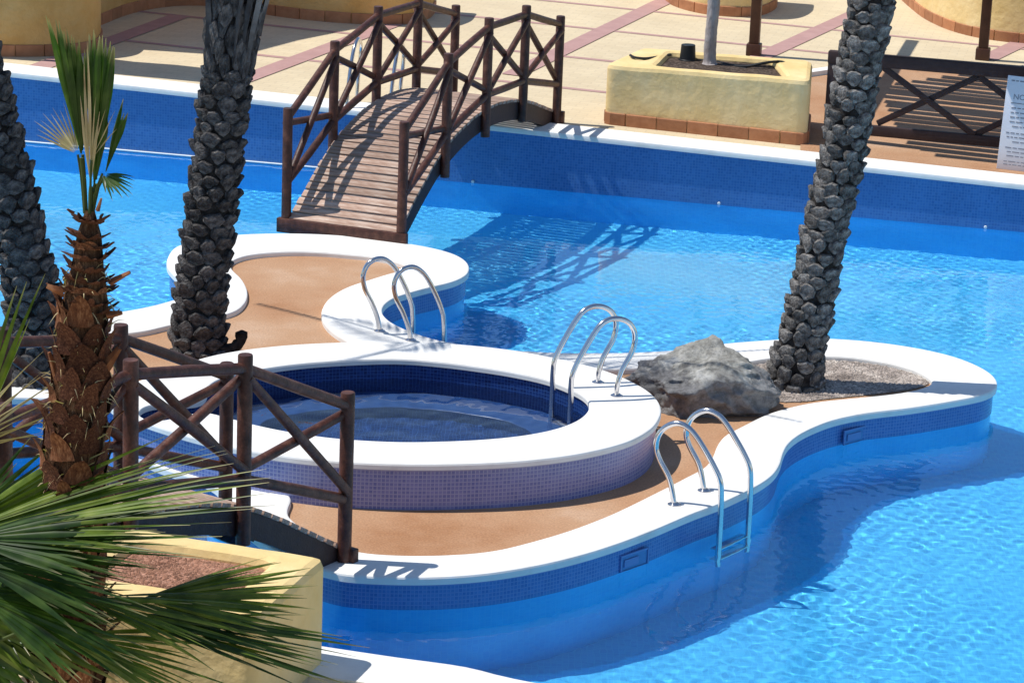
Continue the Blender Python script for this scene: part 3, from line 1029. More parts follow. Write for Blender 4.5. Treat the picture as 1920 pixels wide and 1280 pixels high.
footbridge((rA.x, rA.y, 0), (far_ax.x * .985, far_ax.y * .985), 1.125, [1.13, 1.58, 1.76, 1.735, 1.49], DZ, [.05, .437, .63, .60, .40],
           'brown arched footbridge leading from the island to the far terrace', 'arched timber footbridges', 1)
N3 = P(645, 1050, .05)
footbridge((N3.x, N3.y, 0), (-.55 * 4, -.8353 * 4), .95, [1.14, 1.60, 1.79, 1.77, 1.55], [.125, .655, .86, .80, .56], [.05, .437, .64, .62, .44],
           'brown arched footbridge behind the young palm and the near planter', 'arched timber footbridges', -1)

# ------------------------------------------------------------------ ladders
def ladder(foot_px, zf, qdir, pts, foot2_px, label, group, steps=(), rr=.0195, zend=None):
    F1 = P(*foot_px, zf); F2 = P(*foot2_px, zf)
    off = F2 - F1
    q = V((qdir[0], qdir[1], 0)).normalized()
    nn = V((-q.y, q.x, 0))
    t = thing('pool_ladder', F1, label, 'pool ladder', group)
    path = [F1.copy()] + [Pplane(x, y, F1, nn) for x, y in pts]
    if zend is not None:
        e = path[-1].copy(); e.z = zend; path.append(e)
    sm = catmull(path, closed=False, step=.02)
    for dv in (V((0, 0, 0)), off):
        MB().tube([p + dv for p in sm], rr, 12).build('handrail', M['steel'], t)
        MB().lathe([(.045, 0), (.045, .006), (.03, .014), (.022, .02)], F1 + dv, 18).build('base_plate', M['steel'], t)
    e = path[-1]
    for z in steps:
        a = V((e.x, e.y, z)); b = a + off
        d = off.normalized(); m3 = Matrix((d, q, V((0, 0, 1)))).transposed()
        MB().box((a + b) / 2 - q * .02, (off.length, .075, .025), m3, bev=.006).build('step', M['steel'], t)
    receiver(*[c for c in t.children])
    return t
LG = 'stainless pool ladders'
ladder((712, 621), IZ, (.9, .44), [(709, 601), (698, 570), (684, 541), (681, 515), (690, 495), (704, 486), (718, 485), (733, 494), (746, 511), (771, 568), (774, 592)],
       (770, 638), 'steel pool ladder on the island coping by the pool inlet near the far footbridge', LG, steps=(-.35, -.6, -.85), zend=-1.0)
ladder((1121, 717), SZ, (-.9, -.44), [(1122, 700), (1130, 672), (1150, 634), (1155, 605), (1147, 585), (1133, 576), (1117, 574), (1102, 578), (1089, 588), (1041, 672), (1037, 695), (1036, 730)],
       (1156, 742), 'steel ladder standing on the hot tub rim beside the grey boulder', LG, steps=(.0,), zend=-.15)
ladder((1264, 946), IZ, (.93, -.36), [(1261, 925), (1254, 895), (1236, 860), (1230, 838), (1235, 815), (1250, 799), (1270, 793), (1288, 800), (1303, 815), (1340, 876), (1350, 900), (1352, 940)],
       (1320, 920), 'steel pool ladder on the front coping with two treads under water', LG, steps=(-.30, -.50), zend=-.62)
fp = PT(669, 192)
ladder_far = thing('pool_ladder', fp, 'steel pool ladder on the far terrace edge behind the footbridge', 'pool ladder', LG)
prof = [(0, 0), (.02, .2), (.1, .42), (.1, .56), (0, .64), (-.14, .58), (-.3, .3), (-.36, .1), (-.37, -.9)]
for dv in (0, .45):
    f0 = fp + WU * dv; f0.z = tz(f0.x) + .012
    sm = catmull([f0 + WN * d + V((0, 0, h)) for d, h in prof], closed=False, step=.03)
    MB().tube(sm, .0195, 10).build('handrail', M['steel'], ladder_far)
    MB().lathe([(.045, 0), (.045, .006), (.03, .014), (.022, .02)], f0, 18).build('base_plate', M['steel'], ladder_far)

# ------------------------------------------------------------------ boulder
def boulder():
    c = P(1306, 768, 0)
    hw = .515
    bm = bmesh.new()
    bmesh.ops.create_icosphere(bm, subdivisions=6, radius=1)
    def ridged(p, o=4):
        v, am, fr, w0 = 0, .5, 1.0, 1.0
        for _ in range(o):
            n_ = 1 - abs(noise.noise(p * fr + V((7.3, 1.1, 4.2)))) * 2.0
            n_ = n_ * n_ * w0
            w0 = max(0, min(1, n_ * 1.6))
            v += n_ * am; am *= .5; fr *= 2.1
        return v
    cells = [V((random.uniform(-1, 1), random.uniform(-1, .4), random.uniform(-.2, 1))).normalized() for _ in range(15)]
    offs = [random.uniform(.72, .93) for _ in cells]
    for q in bm.verts:
        p = q.co.copy()
        wp = p + V((noise.noise(p * 2 + V((9, 0, 0))), noise.noise(p * 2 + V((0, 9, 0))), noise.noise(p * 2 + V((0, 0, 9))))) * .22
        r = 1.0
        for fd, fo in zip(cells, offs):
            dn = wp.normalized().dot(fd)
            if dn > .05:
                r = min(r, fo / dn + .035 * noise.noise(p * 5))
        r += .20 * (ridged(p * 1.5) - .45) + .05 * noise.noise(p * 4.5) + .045 * (ridged(p * 4 + V((3, 3, 3)), 3) - .4) + .014 * noise.noise(p * 17)
        v_ = p * r
        u = v_.x
        prof_ = float(np.interp(u, [-1.1, -.75, -.4, -.05, .15, .35, .7, 1.1], [.60, .78, .90, 1.06, 1.12, 1.02, .80, .62]))
        q.co = V((v_.x * hw * 1.2, v_.y * .48, max(-.05, (abs(v_.z) ** .85 * math.copysign(1, v_.z)) * .36 * prof_ + .10)))
    o_ = bpy.data.meshes.new('boulder')
    bm.to_mesh(o_); bm.free()
    o_.materials.append(M['rock'])
    o_.polygons.foreach_set('use_smooth', [True] * len(o_.polygons))
    o = bpy.data.objects.new('boulder', o_)
    COL.objects.link(o)
    o.location = c + V((0, .16, 0)); o.rotation_euler = (0, 0, rad(-6))
    tag(o, 'grey weathered limestone boulder between the hot tub and the leaning palm', 'boulder')
boulder()

# ------------------------------------------------------------------ date palms
def scale_mesh(k, mat='bark'):
    """one cut leaf base: a rounded, tilted plate, x across, z up the trunk, y outward"""
    r = random.Random(100 + k)
    mb = MB()
    n = r.choice((8, 9, 10)); ph = r.uniform(0, 1); ring0, ring1, ring2 = [], [], []
    tk = r.uniform(.75, 1.3)
    for i in range(n):
        q = 2 * math.pi * (i + ph + r.uniform(-.3, .3)) / n
        cx, cz = math.cos(q), math.sin(q)
        wx = .50 * (1 - .38 * max(0, -cz) ** 1.3) * r.uniform(.80, 1.10); wz = .50 * (1 + .12 * max(0, -cz)) * r.uniform(.80, 1.10)
        x, z = cx * wx, cz * wz
        j = r.uniform(-.07, .07)
        ring0.append(V((x * 1.05, -.12, z * 1.05)))
        ring1.append(V((x, (.06 + .30 * (z + .5)) * tk + j, z)))
        ring2.append(V((x * r.uniform(.74, .90), (.12 + .36 * (z + .5)) * tk + j, z * r.uniform(.74, .90))))
    vs = ring0 + ring1 + ring2 + [V((r.uniform(-.12, .12), .26 * tk + r.uniform(-.12, .10), r.uniform(-.1, .1)))]
    fs = []
    for a in (0, n):
        fs += [(a + i, a + (i + 1) % n, a + n + (i + 1) % n, a + n + i) for i in range(n)]
    fs += [(2 * n + i, 2 * n + (i + 1) % n, 3 * n) for i in range(n)]
    mb.add(vs, [f[::-1] for f in fs])
    return mb.build('leaf_base', M[mat], data_only=True, angle=28)
SCALES = [scale_mesh(k) for k in range(12)]
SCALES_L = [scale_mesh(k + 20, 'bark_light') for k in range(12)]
def date_palm(path, radii, label, top_skirt=None, crown=None, zmax_scales=None, sw=.155, sh=.124, base_flare=.03, light=False, prot=1.0):
    """path: world points from base up; radii per point"""
    base = V(path[0])
    t = thing('palm_tree', base, label, 'palm tree', 'date palms with scaly grey trunks')
    pts = catmull(path, closed=False, step=.06)
    L = [0]
    for i in range(1, len(pts)):
        L.append(L[-1] + (pts[i] - pts[i - 1]).length)
    Lc = [0]
    for i in range(1, len(path)):
        Lc.append(Lc[-1] + (V(path[i]) - V(path[i - 1])).length)
    def rad_at(s):
        return float(np.interp(s, Lc, radii)) + base_flare * math.exp(-s / .18)
    MB().tube(pts, [rad_at(s) * .94 for s in L], 22, wob=.02).build('trunk', M['bark_core'], t)
    s = .02; row = 0; cnt = 0
    smax = zmax_scales or L[-1]
    while s < smax and cnt < 296:
        i = max(1, min(len(pts) - 2, int(np.searchsorted(L, s))))
        c = pts[i - 1].lerp(pts[i], (s - L[i - 1]) / max(1e-6, L[i] - L[i - 1]))
        ax = (pts[i + 1] - pts[i - 1]).normalized()
        r = rad_at(s)
        m = max(6, round(2 * math.pi * r / (sw * .86)))
        for k in range(m):
            q = 2 * math.pi * (k + (.5 if row % 2 else 0) + random.uniform(-.13, .13)) / m + row * .05
            u = ax.orthogonal().normalized(); u = V((1, 0, 0)) - ax * ax.x; u.normalize()
            w_ = ax.cross(u)
            o_ = u * math.cos(q) + w_ * math.sin(q)
            if o_.y > .35:                              # the side away from the pool viewpoint is plain bark
                continue
            tang = ax.cross(o_)
            wv = sw * random.uniform(.70, 1.12); hv = sh * random.uniform(.80, 1.25)
            if top_skirt and s > top_skirt[0]:
                hv *= 1.9; wv *= .72
            tilt = random.uniform(.05, .28)
            o2 = (o_ * math.cos(tilt) + ax * math.sin(tilt) * .4).normalized()
            rl = random.uniform(-.22, .22)
            a2 = (ax + tang * rl - o2 * (ax + tang * rl).dot(o2)).normalized()
            tang = o2.cross(a2)
            m4 = Matrix((tang * wv, o2 * random.uniform(.07, .13) * prot, a2 * hv)).transposed().to_4x4()
            m4.translation = c + o_ * (r * .93) + ax * random.uniform(-.024, .024)
            put('leaf_base', (SCALES_L if light else SCALES)[random.randrange(12)], m4, t)
            cnt += 1
        s += sh * .80; row += 1
    if top_skirt:
        s0, s1 = top_skirt
        for k in range(13):
            q = 2 * math.pi * (k + random.uniform(-.4, .4)) / 13
            i = int(np.searchsorted(L, s0)); ax = (pts[i + 1] - pts[i - 1]).normalized()
            u = (V((1, 0, 0)) - ax * ax.x).normalized(); w_ = ax.cross(u)
            o_ = u * math.cos(q) + w_ * math.sin(q); tg = ax.cross(o_)
            r = rad_at(s0)
            b0 = pts[i] + o_ * (r * .95)
            ln = (s1 - s0) * random.uniform(.9, 1.05); hw0 = random.uniform(.016, .036); so = random.uniform(-.05, .3); ro = random.uniform(-.02, .008)
            vs, fs = [], []
            for j in range(7):
                f = j / 6
                c = b0 + ax * (ln * f + so) + o_ * (ro + .02 + .10 * f ** 1.4) 
                hw = hw0 * (.55 + .45 * min(1, f * 3)) + random.uniform(-.006, .006)
                vs += [c - tg * hw, c + o_ * .03, c + tg * hw]
            for j in range(6):
                fs += [(j * 3, j * 3 + 1, j * 3 + 4, j * 3 + 3), (j * 3 + 1, j * 3 + 2, j * 3 + 5, j * 3 + 4)]
            MB().add(vs, fs).build('leaf_stalk', (M['bark_light'] if k % 3 == 0 else M['bark']), t)
    if crown:
        cp, nfr, flen, e0, e1, azs = crown
        mb = MB()
        for k in range(nfr):
            az = azs[k] if azs else 2 * math.pi * (k + random.uniform(-.3, .3)) / nfr
            el = rad(random.uniform(e0, e1))
            d = V((math.cos(az) * math.cos(el), math.sin(az) * math.cos(el), math.sin(el)))
            sd = d.cross(V((0, 0, 1))).normalized()
            spine = []
            p = V(cp); dd = d.copy()
            seg = 16
            for j in range(seg + 1):
                spine.append(p.copy())
                p = p + dd * (flen / seg)
                dd = (dd + V((0, 0, -.055))).normalized()
            mb.tube(spine, [.022 * (1 - .8 * j / seg) for j in range(seg + 1)], 5)
            for j in range(2, seg * 3):
                f = j / (seg * 3)
                i = min(seg - 1, int(f * seg)); g = f * seg - i
                b0 = spine[i].lerp(spine[i + 1], g); tt = (spine[i + 1] - spine[i]).normalized()
                ll = .42 * math.sin(min(1, f * 1.25 + .18) * math.pi) ** .7 + .05
                for sg in (-1, 1):
                    ld = (tt * .75 + sd * sg * .8 + V((0, 0, random.uniform(-.25, .2)))).normalized()
                    e = b0 + ld * ll
                    nn = ld.cross(V((0, 0, 1))).normalized() * .013
                    mid = b0.lerp(e, .5)
                    mb.add([b0, mid + nn, e + V((0, 0, -.05)), mid - nn], [(0, 1, 2, 3)])
        mb.build('crown', M['crown'], t)
    return t
def lean_path(base_px, pts_px, z0=0.0, extra=None):
    b = P(*base_px, z0)
    out = [b]
    for x, y in pts_px:
        out.append(Pplane(x, y, b, V((0, 1, 0))))
    if extra:
        out += [out[-1] + V(e) for e in extra]
    return out
pp = lean_path((73, 722), [(69, 640), (64, 585), (54, 511), (42, 467), (28, 420), (8, 319), (-14, 235), (-30, 168), (-48, 100), (-78, -20), (-118, -160)])
date_palm(pp, [.205, .195, .19, .187, .185, .182, .18, .18, .18, .18, .18, .18],
          'dark grey scaly palm trunk behind the young palm, leaning out of the frame', zmax_scales=2.75)
pp = lean_path((374, 664), [(373, 615), (378, 562), (382, 509), (389, 456), (395, 403), (401, 350), (408, 300), (419, 200), (424, 160), (432, 90), (442, 0), (452, -90)],
               extra=[(.05, 0, .3)])
pt2 = date_palm(pp, [.19, .185, .182, .18, .18, .18, .178, .178, .172, .172, .172, .185, .20, .21],
          'straight dark grey scaly palm trunk on the terracotta beside the hot tub', top_skirt=(2.28, 2.98), zmax_scales=3.1,
          crown=(pp[-1] + V((0, 0, .1)), 9, 2.6, 25, 60, [rad(q) for q in (20, 60, 100, 140, 180, 215, 330, 350, 75)]))
stp = [pp[0] + V((.13, -.05, .05)), pp[0] + V((.24, -.06, .07)), pp[0] + V((.32, -.05, .13)), pp[0] + V((.33, -.05, .22))]
pt2['_o'] = tuple(pt2.location)
MB().tube(catmull(stp, False, .03), [.06] * 3 + [.045] * (len(catmull(stp, False, .03)) - 4) + [.012], 7, wob=.2).build('leaf_base', M['bark_core'], pt2)
pp3 = lean_path((1490, 722), [(1493, 685), (1507, 622), (1520, 563), (1533, 504), (1543, 445), (1556, 380), (1565, 356), (1579, 301), (1595, 200), (1612, 110), (1636, 0), (1662, -110)],
                extra=[(.5, 0, 1.6), (1.0, .1, 3.4)])
date_palm(pp3, [.195, .185, .172, .163, .16, .16, .16, .16, .157, .157, .157, .16, .16, .16, .17],
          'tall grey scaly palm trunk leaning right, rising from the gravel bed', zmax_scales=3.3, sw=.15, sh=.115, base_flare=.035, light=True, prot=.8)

# ------------------------------------------------------------------ fan palms
def leaflet_mb(hub, d, nrm, length, w_max, droop, split=.55, fold=.25, seg=9, start=.02, curl=0.0):
    side = d.cross(nrm).normalized()
    vs, fs, uvs = [], [], []
    p = hub + d * start; dd = d.copy()
    us = []
    for j in range(seg + 1):
        f = j / seg
        w_ = w_max * min(1, f / split) if f < split else w_max * max(0.03, (1 - (f - split) / (1 - split)) ** .8)
        w_ = max(w_, w_max * .06)
        vs += [p - side * w_ / 2, p + nrm * (w_ * fold), p + side * w_ / 2]
        us.append(f)
        p = p + dd * (length / seg)
        dd = (dd + V((0, 0, -droop * (.25 + f * f * 1.6))) + side * curl * f).normalized()
    for j in range(seg):
        a, b = j * 3, (j + 1) * 3
        fs += [(a, a + 1, b + 1, b), (a + 1, a + 2, b + 2, b + 1)]
        u0, u1 = us[j], us[j + 1]
        uvs += [[(u0, 0), (u0, .5), (u1, .5), (u1, 0)], [(u0, .5), (u0, 1), (u1, 1), (u1, .5)]]
    return MB().add(vs, fs, uvs)
def fan_frond(parent, root, hub, tip, nrm, spread, nseg, wid, droop, mat, petiole_r=.012, lvar=.12, split=.5, fold=.25, tilt=0.0, curl=0.0, twist=.1, lslope=0.0):
    root, hub, tip = V(root), V(hub), V(tip)
    ax = (tip - hub); ln = ax.length; ax.normalize()
    nrm = (nrm - ax * nrm.dot(ax)).normalized()
    side = ax.cross(nrm)
    mid = (root + hub) / 2 + V((0, 0, .04))
    fr = MB().tube(catmull([root, mid, hub], False, .05), petiole_r, 7).build('frond', M['petiole'], parent)
    fr['_o'] = parent['_o']
    for k in range(nseg):
        f = (k + .5) / nseg * 2 - 1
        q = rad(spread) * f
        d = (ax * math.cos(q) + side * math.sin(q) + nrm * (tilt * abs(f) + random.uniform(-.035, .035))).normalized()
        n2 = (nrm + side * random.uniform(-twist, twist) + side * f * .25).normalized()
        n2 = (n2 - d * n2.dot(d)).normalized()
        l2 = ln * (1 - .28 * abs(f) ** 2 * (0 if lslope else 1)) * (1 - abs(lslope) * (.5 + .5 * f * (1 if lslope > 0 else -1))) * random.uniform(1 - lvar, 1 + lvar)
        leaflet_mb(hub, d, n2, l2, wid * random.uniform(.85, 1.1), droop * random.uniform(.6, 1.5), split=split, fold=fold * random.choice((1, .7, -.6)),
                   curl=curl + random.uniform(-.02, .02)).build('leaflet', mat, fr)
    return fr
# --- young fan palm
YD = 13.55
def YP(x, y, dy=0.0):
    return Pplane(x, y, V((0, YD + dy, 0)), V((0, 1, 0)))
yb = YP(128, 1010); yb.z = NTZ
young = thing('young_palm', yb, 'young fan palm with shaggy brown trunk and a few upright green leaves', 'palm tree')
ypath = [V((yb.x, YD, NTZ)), YP(140, 860), YP(148, 760), YP(155, 660), YP(160, 560), YP(165, 500), YP(167, 440), YP(169, 395)]
ypts = catmull(ypath, False, .04)
yL = [0]
for i in range(1, len(ypts)):
    yL.append(yL[-1] + (ypts[i] - ypts[i - 1]).length)
_k = [0]
for i in range(1, len(ypath)):
    _k.append(_k[-1] + (ypath[i] - ypath[i - 1]).length)
def yr(s):
    return float(np.interp(s, _k, [.17, .155, .142, .13, .115, .08, .06, .024]))
MB().tube(ypts, [yr(s) * .95 for s in yL], 20, wob=.05).build('trunk', M['fibre'], young)
def boot_mesh(k, big, mat='boot'):
    r = random.Random(300 + k)
    n = 6; vs, fs = [], []
    for j in range(n + 1):
        f = j / n
        if big:
            hw = .5 * (1 - f) ** .55 * (1 if f < .9 else .7) + .04
            out = .02 + .30 * f ** 2.2
            th = .10 * (1 - f * .7)
        else:
            hw = .34 * (1 - f * .75) * (1 + .1 * r.uniform(-1, 1))
            out = .05 + .85 * f ** .9
            th = .3 * (1 - f * .5)
        z = f - .15
        b = .06 * math.sin(f * 6 + k)
        vs += [V((-hw + b * .3, out, z)), V((b * .3, out + th, z)), V((hw + b * .3, out, z)), V((b * .3, out - th * .5, z))]
    for j in range(n):
        for e in range(4):
            e2 = (e + 1) % 4
            fs.append((j * 4 + e, j * 4 + e2, (j + 1) * 4 + e2, (j + 1) * 4 + e))
    fs.append((n * 4, n * 4 + 1, n * 4 + 2, n * 4 + 3))
    return MB().add(vs, [f[::-1] for f in fs]).build('leaf_base', M[mat], data_only=True, angle=35)
BB = [boot_mesh(k, True) for k in range(5)]; BS = [boot_mesh(k + 9, False, 'boot_dark') for k in range(5)]; BF_ = [boot_mesh(k, True, 'boot_dark') for k in range(5)]
s = .08; idx = 0
while s < yL[-1] - .03:
    i = max(1, min(len(ypts) - 2, int(np.searchsorted(yL, s))))
    c = ypts[i]; ax = (ypts[i + 1] - ypts[i - 1]).normalized()
    r = yr(s); hi = s > _k[4] - .06
    q = idx * 2.39996
    u = (V((1, 0, 0)) - ax * ax.x).normalized(); w_ = ax.cross(u)
    o_ = u * math.cos(q) + w_ * math.sin(q)
    tg = o_.cross(ax)
    if hi:
        m4 = Matrix((tg * random.uniform(.08, .13), o_ * random.uniform(.035, .07), ax * random.uniform(.02, .05))).transposed().to_4x4()
        me_ = BS[idx % 5] if random.random() < .8 else BB[idx % 5]; ds = .0044
    else:
        m4 = Matrix((tg * random.uniform(.10, .19), o_ * random.uniform(.08, .24), (ax + tg * random.uniform(-.35, .35)) * random.uniform(.11, .20))).transposed().to_4x4()
        me_ = BB[idx % 5] if random.random() < .45 else BF_[idx % 5]; ds = .0165
    m4.translation = c + o_ * (r * .93)
    if o_.y < .4:
        put('leaf_base', me_, m4, young)
    s += ds; idx += 1
# a few long, ragged stubs seen in outline
for (x0, y0, x1, y1, wd) in ((120, 548, 88, 536, .05), (205, 530, 244, 510, .035), (200, 590, 229, 586, .045), (138, 400, 126, 392, .022), (183, 395, 190, 372, .022),
                             (196, 690, 224, 652, .06), (110, 720, 92, 660, .04)):
    a, b = YP(x0, y0, -.06), YP(x1, y1, -.10)
    d = (b - a); sd = V((0, 1, 0)).cross(d).normalized() * wd * .5
    mb = MB()
    vs = []
    for f in (0, .4, .8, 1):
        c = a.lerp(b, f); k = 1 - .55 * f
        vs += [c - sd * k, c + V((0, -.02, .0)) , c + sd * k, c + V((0, .012, 0))]
    fs = [(j * 4 + e, j * 4 + (e + 1) % 4, j * 4 + 4 + (e + 1) % 4, j * 4 + 4 + e) for j in range(3) for e in range(4)] + [(12, 13, 14, 15)]
    mb.add(vs, fs).build('leaf_base', M['boot'], young)
# hair-like fibre standing off the trunk
mb = MB()
for _ in range(520):
    s = random.uniform(.05, _k[5]); i = max(1, min(len(ypts) - 2, int(np.searchsorted(yL, s))))
    c = ypts[i]; r = yr(s); q = random.uniform(0, 6.28)
    o_ = V((math.cos(q), math.sin(q), 0))
    a = c + o_ * r * .96
    d = (o_ * random.uniform(.2, 1) + V((random.uniform(-.5, .5), random.uniform(-.5, .5), random.uniform(-1, .8)))).normalized()
    ln = random.uniform(.03, .10)
    sd = d.orthogonal().normalized() * .0025
    mid = a + d * ln * .5; e = a + d * ln + V((0, 0, -.02))
    mb.add([a - sd, a + sd, mid + sd, mid - sd, e], [(0, 1, 2, 3), (3, 2, 4)])
fb = mb.build('fibre', M['dry_leaf'], young)
kind(fb, 'stuff')
LS = .30
NRM = V((.2, -1, .15))
fan_frond(young, YP(161, 400), YP(153, 296), YP(127, 30), V((.5, -.9, .1)), 9, 15, .038, .0, M['young_leaf'], .011, lvar=.045, split=.55, fold=.35, twist=.7, curl=-.008, lslope=LS)
fan_frond(young, YP(162, 400, .02), YP(155, 290, .02), YP(140, 60, .02), V((.3, -.9, .1)), 7, 9, .05, .0, M['fan_dark'], .008, lvar=.08, split=.6, fold=.3, twist=.5, lslope=LS)
fan_frond(young, YP(170, 400, .03), YP(176, 356), YP(192, 66, .05), V((-.3, -1, .1)), 6.5, 13, .042, .0, M['young_leaf'], .012, lvar=.03, split=.72, fold=.35, twist=.6, lslope=LS * .3)
fan_frond(young, YP(172, 400, .05), YP(180, 345, .05), YP(184, 170, .05), V((-.5, -1, .1)), 9, 8, .045, .0, M['fan_dark'], .012, lvar=.15, split=.7, fold=.3, twist=.5)
fan_frond(young, YP(168, 400, -.02), YP(170, 350, -.03), YP(168, 150, -.03), V((.1, -1, .1)), 8, 5, .018, .0, M['dry_leaf'], .008, lvar=.35, twist=.5)
fan_frond(young, YP(169, 400, -.03), YP(171, 300, -.04), YP(196, 205, -.05), V((.1, -1, .1)), 26, 5, .007, .03, M['dry_leaf'], .006, lvar=.3, twist=.5)
fan_frond(young, YP(158, 400, .04), YP(146, 290, .05), YP(96, 212, .1), V((-.2, -.5, .8)), 34, 11, .011, .03, M['dry_leaf'], .006, lvar=.12, split=.3)
fan_frond(young, YP(175, 400, .03), YP(196, 330, .04), YP(228, 208, .06), V((-.6, -.8, .1)), 7, 4, .032, .01, M['young_leaf'], .006, lvar=.15, split=.7)
fan_frond(young, YP(172, 405), YP(192, 326, -.04), YP(236, 356, -.1), V((.2, -.7, .7)), 44, 10, .018, .05, M['fan_dark'], .006, lvar=.2, split=.3)

# --- big fan palm filling the lower left
BD = 13.6
def BP(x, y, dy=0.0):
    return Pplane(x, y, V((0, BD + dy, 0)), V((0, 1, 0)))
bb = BP(-150, 1290); bb.z = NTZ
big = thing('fan_palm', bb, 'large green fan palm spreading over the near planter from the lower left corner', 'palm tree')
bc = BP(-170, 1120); 
bt = [V((bb.x, BD, NTZ)), (V((bb.x, BD, NTZ)) + bc) / 2, bc]
MB().tube(catmull(bt, False, .05), .16, 16, wob=.05).build('trunk', M['fibre'], big)
UPN = V((.1, -.55, .85))
FL, FD = M['fan_leaf'], M['fan_dark']
fan_frond(big, bc, BP(-110, 1010, -.2), BP(400, 908, -.5), UPN, 15, 28, .027, .016, FL, .016, split=.5, twist=.6, lvar=.2)
fan_frond(big, bc, BP(-120, 1015, -.1), BP(395, 935, -.4), UPN, 18, 26, .027, .012, FD, .016, split=.5, twist=.6, lvar=.25)
fan_frond(big, bc, BP(-125, 1020, -.2), BP(270, 968, -.4), V((0, -.45, 1)), 14, 18, .03, .016, FD, .016, split=.55, twist=.6, lvar=.25)
fan_frond(big, bc, BP(-95, 1000, -.1), BP(245, 845, -.2), V((.4, -.8, .4)), 12, 11, .034, .018, FL, .016, split=.5, twist=.6, lvar=.25)
fan_frond(big, bc, BP(-100, 1010, .0), BP(120, 870, .1), V((.4, -.8, .4)), 20, 11, .034, .016, FD, .016, split=.5, twist=.6, lvar=.3)
fan_frond(big, bc, BP(-60, 860, .05), BP(60, 520, .1), V((.5, -.8, .1)), 7, 4, .034, .010, FL, .014, split=.5, twist=.5)
fan_frond(big, bc, BP(-90, 860, .05), BP(60, 720, .1), V((.5, -.8, .1)), 30, 8, .014, .04, M['dry_leaf'], .01, split=.5, twist=.5, lvar=.3)
fan_frond(big, bc, BP(-40, 1055, -.1), BP(215, 1150, .0), V((.1, -.35, 1)), 30, 20, .026, .05, FD, .014, split=.5, twist=.6, lvar=.25)
fan_frond(big, bc, BP(-60, 1100, .1), BP(190, 1105, -.2), V((.1, -.35, 1)), 40, 20, .03, .06, FD, .014, split=.5, twist=.6, lvar=.25)
fan_frond(big, BP(60, 1190, -.15), BP(262, 1122, -.12), BP(562, 1112, .0), V((.05, -.6, .8)), 22, 20, .030, .012, FL, .010, split=.5, twist=.6, lvar=.16)
fan_frond(big, BP(60, 1195, -.1), BP(255, 1128, -.08), BP(520, 1150, .0), V((.05, -.6, .8)), 26, 14, .028, .02, FD, .010, split=.5, twist=.6, lvar=.16)
fan_frond(big, bc, BP(-60, 1050, -.55), BP(245, 1085, -.55), V((.1, -.6, .8)), 26, 20, .036, .03, FD, .012, split=.55, twist=.6, lvar=.22)
fan_frond(big, bc, BP(-50, 1110, -.6), BP(235, 1190, -.6), V((.1, -.6, .8)), 30, 22, .036, .035, FD, .012, split=.55, twist=.6, lvar=.22)
fan_frond(big, bc, BP(-70, 1010, -.5), BP(215, 1010, -.5), V((.1, -.6, .8)), 22, 15, .034, .02, FD, .012, split=.55, twist=.6, lvar=.22)
fan_frond(big, BP(20, 1150, -.3), BP(150, 1120, -.3), BP(430, 1180, -.3), V((.1, -.5, .85)), 20, 18, .026, .03, FL, .010, split=.5, twist=.7, lvar=.25)
fan_frond(big, BP(0, 1200, -.4), BP(110, 1190, -.4), BP(400, 1260, -.4), V((.1, -.5, .85)), 22, 16, .026, .03, FL, .010, split=.5, twist=.7, lvar=.25)
fan_frond(big, BP(40, 1225, -.2), BP(220, 1150, -.18), BP(625, 1225, -.1), V((.1, -.5, .9)), 13, 18, .032, .010, FD, .012, split=.55, twist=.6, lvar=.2)
fan_frond(big, BP(40, 1225, -.15), BP(230, 1160, -.15), BP(590, 1205, -.1), V((.1, -.5, .9)), 12, 12, .03, .010, FL, .010, split=.5, twist=.6, lvar=.25)
fan_frond(big, bc, BP(-150, 1120, -.35), BP(230, 1215, -.3), V((.1, -.75, .65)), 22, 12, .05, .05, FL, .016, split=.6, fold=.25, lvar=.15, twist=.6)
fan_frond(big, bc, BP(-150, 1180, -.4), BP(120, 1310, -.35), V((.1, -.8, .6)), 26, 11, .05, .05, FD, .016, split=.6, fold=.25, lvar=.2, twist=.6)
fan_frond(big, bc, BP(-90, 1140, 0.05), BP(200, 1230, .1), V((.1, -.4, .9)), 60, 20, .04, .06, FD, .014, split=.6, twist=.6, lvar=.25)
fan_frond(big, bc, BP(-80, 1080, .15), BP(180, 1060, -.2), V((.1, -.5, .85)), 34, 20, .032, .05, FD, .014, split=.5, twist=.6, lvar=.3)
fan_frond(big, bc, BP(-20, 1130, -.1), BP(225, 1165, -.1), V((.1, -.5, .85)), 55, 20, .032, .05, FD, .014, split=.5, twist=.6, lvar=.3)
fan_frond(big, bc, BP(-110, 850, .1), BP(110, 690, .2), V((.4, -.8, .4)), 26, 8, .010, .03, M['dry_leaf'], .01, split=.4)

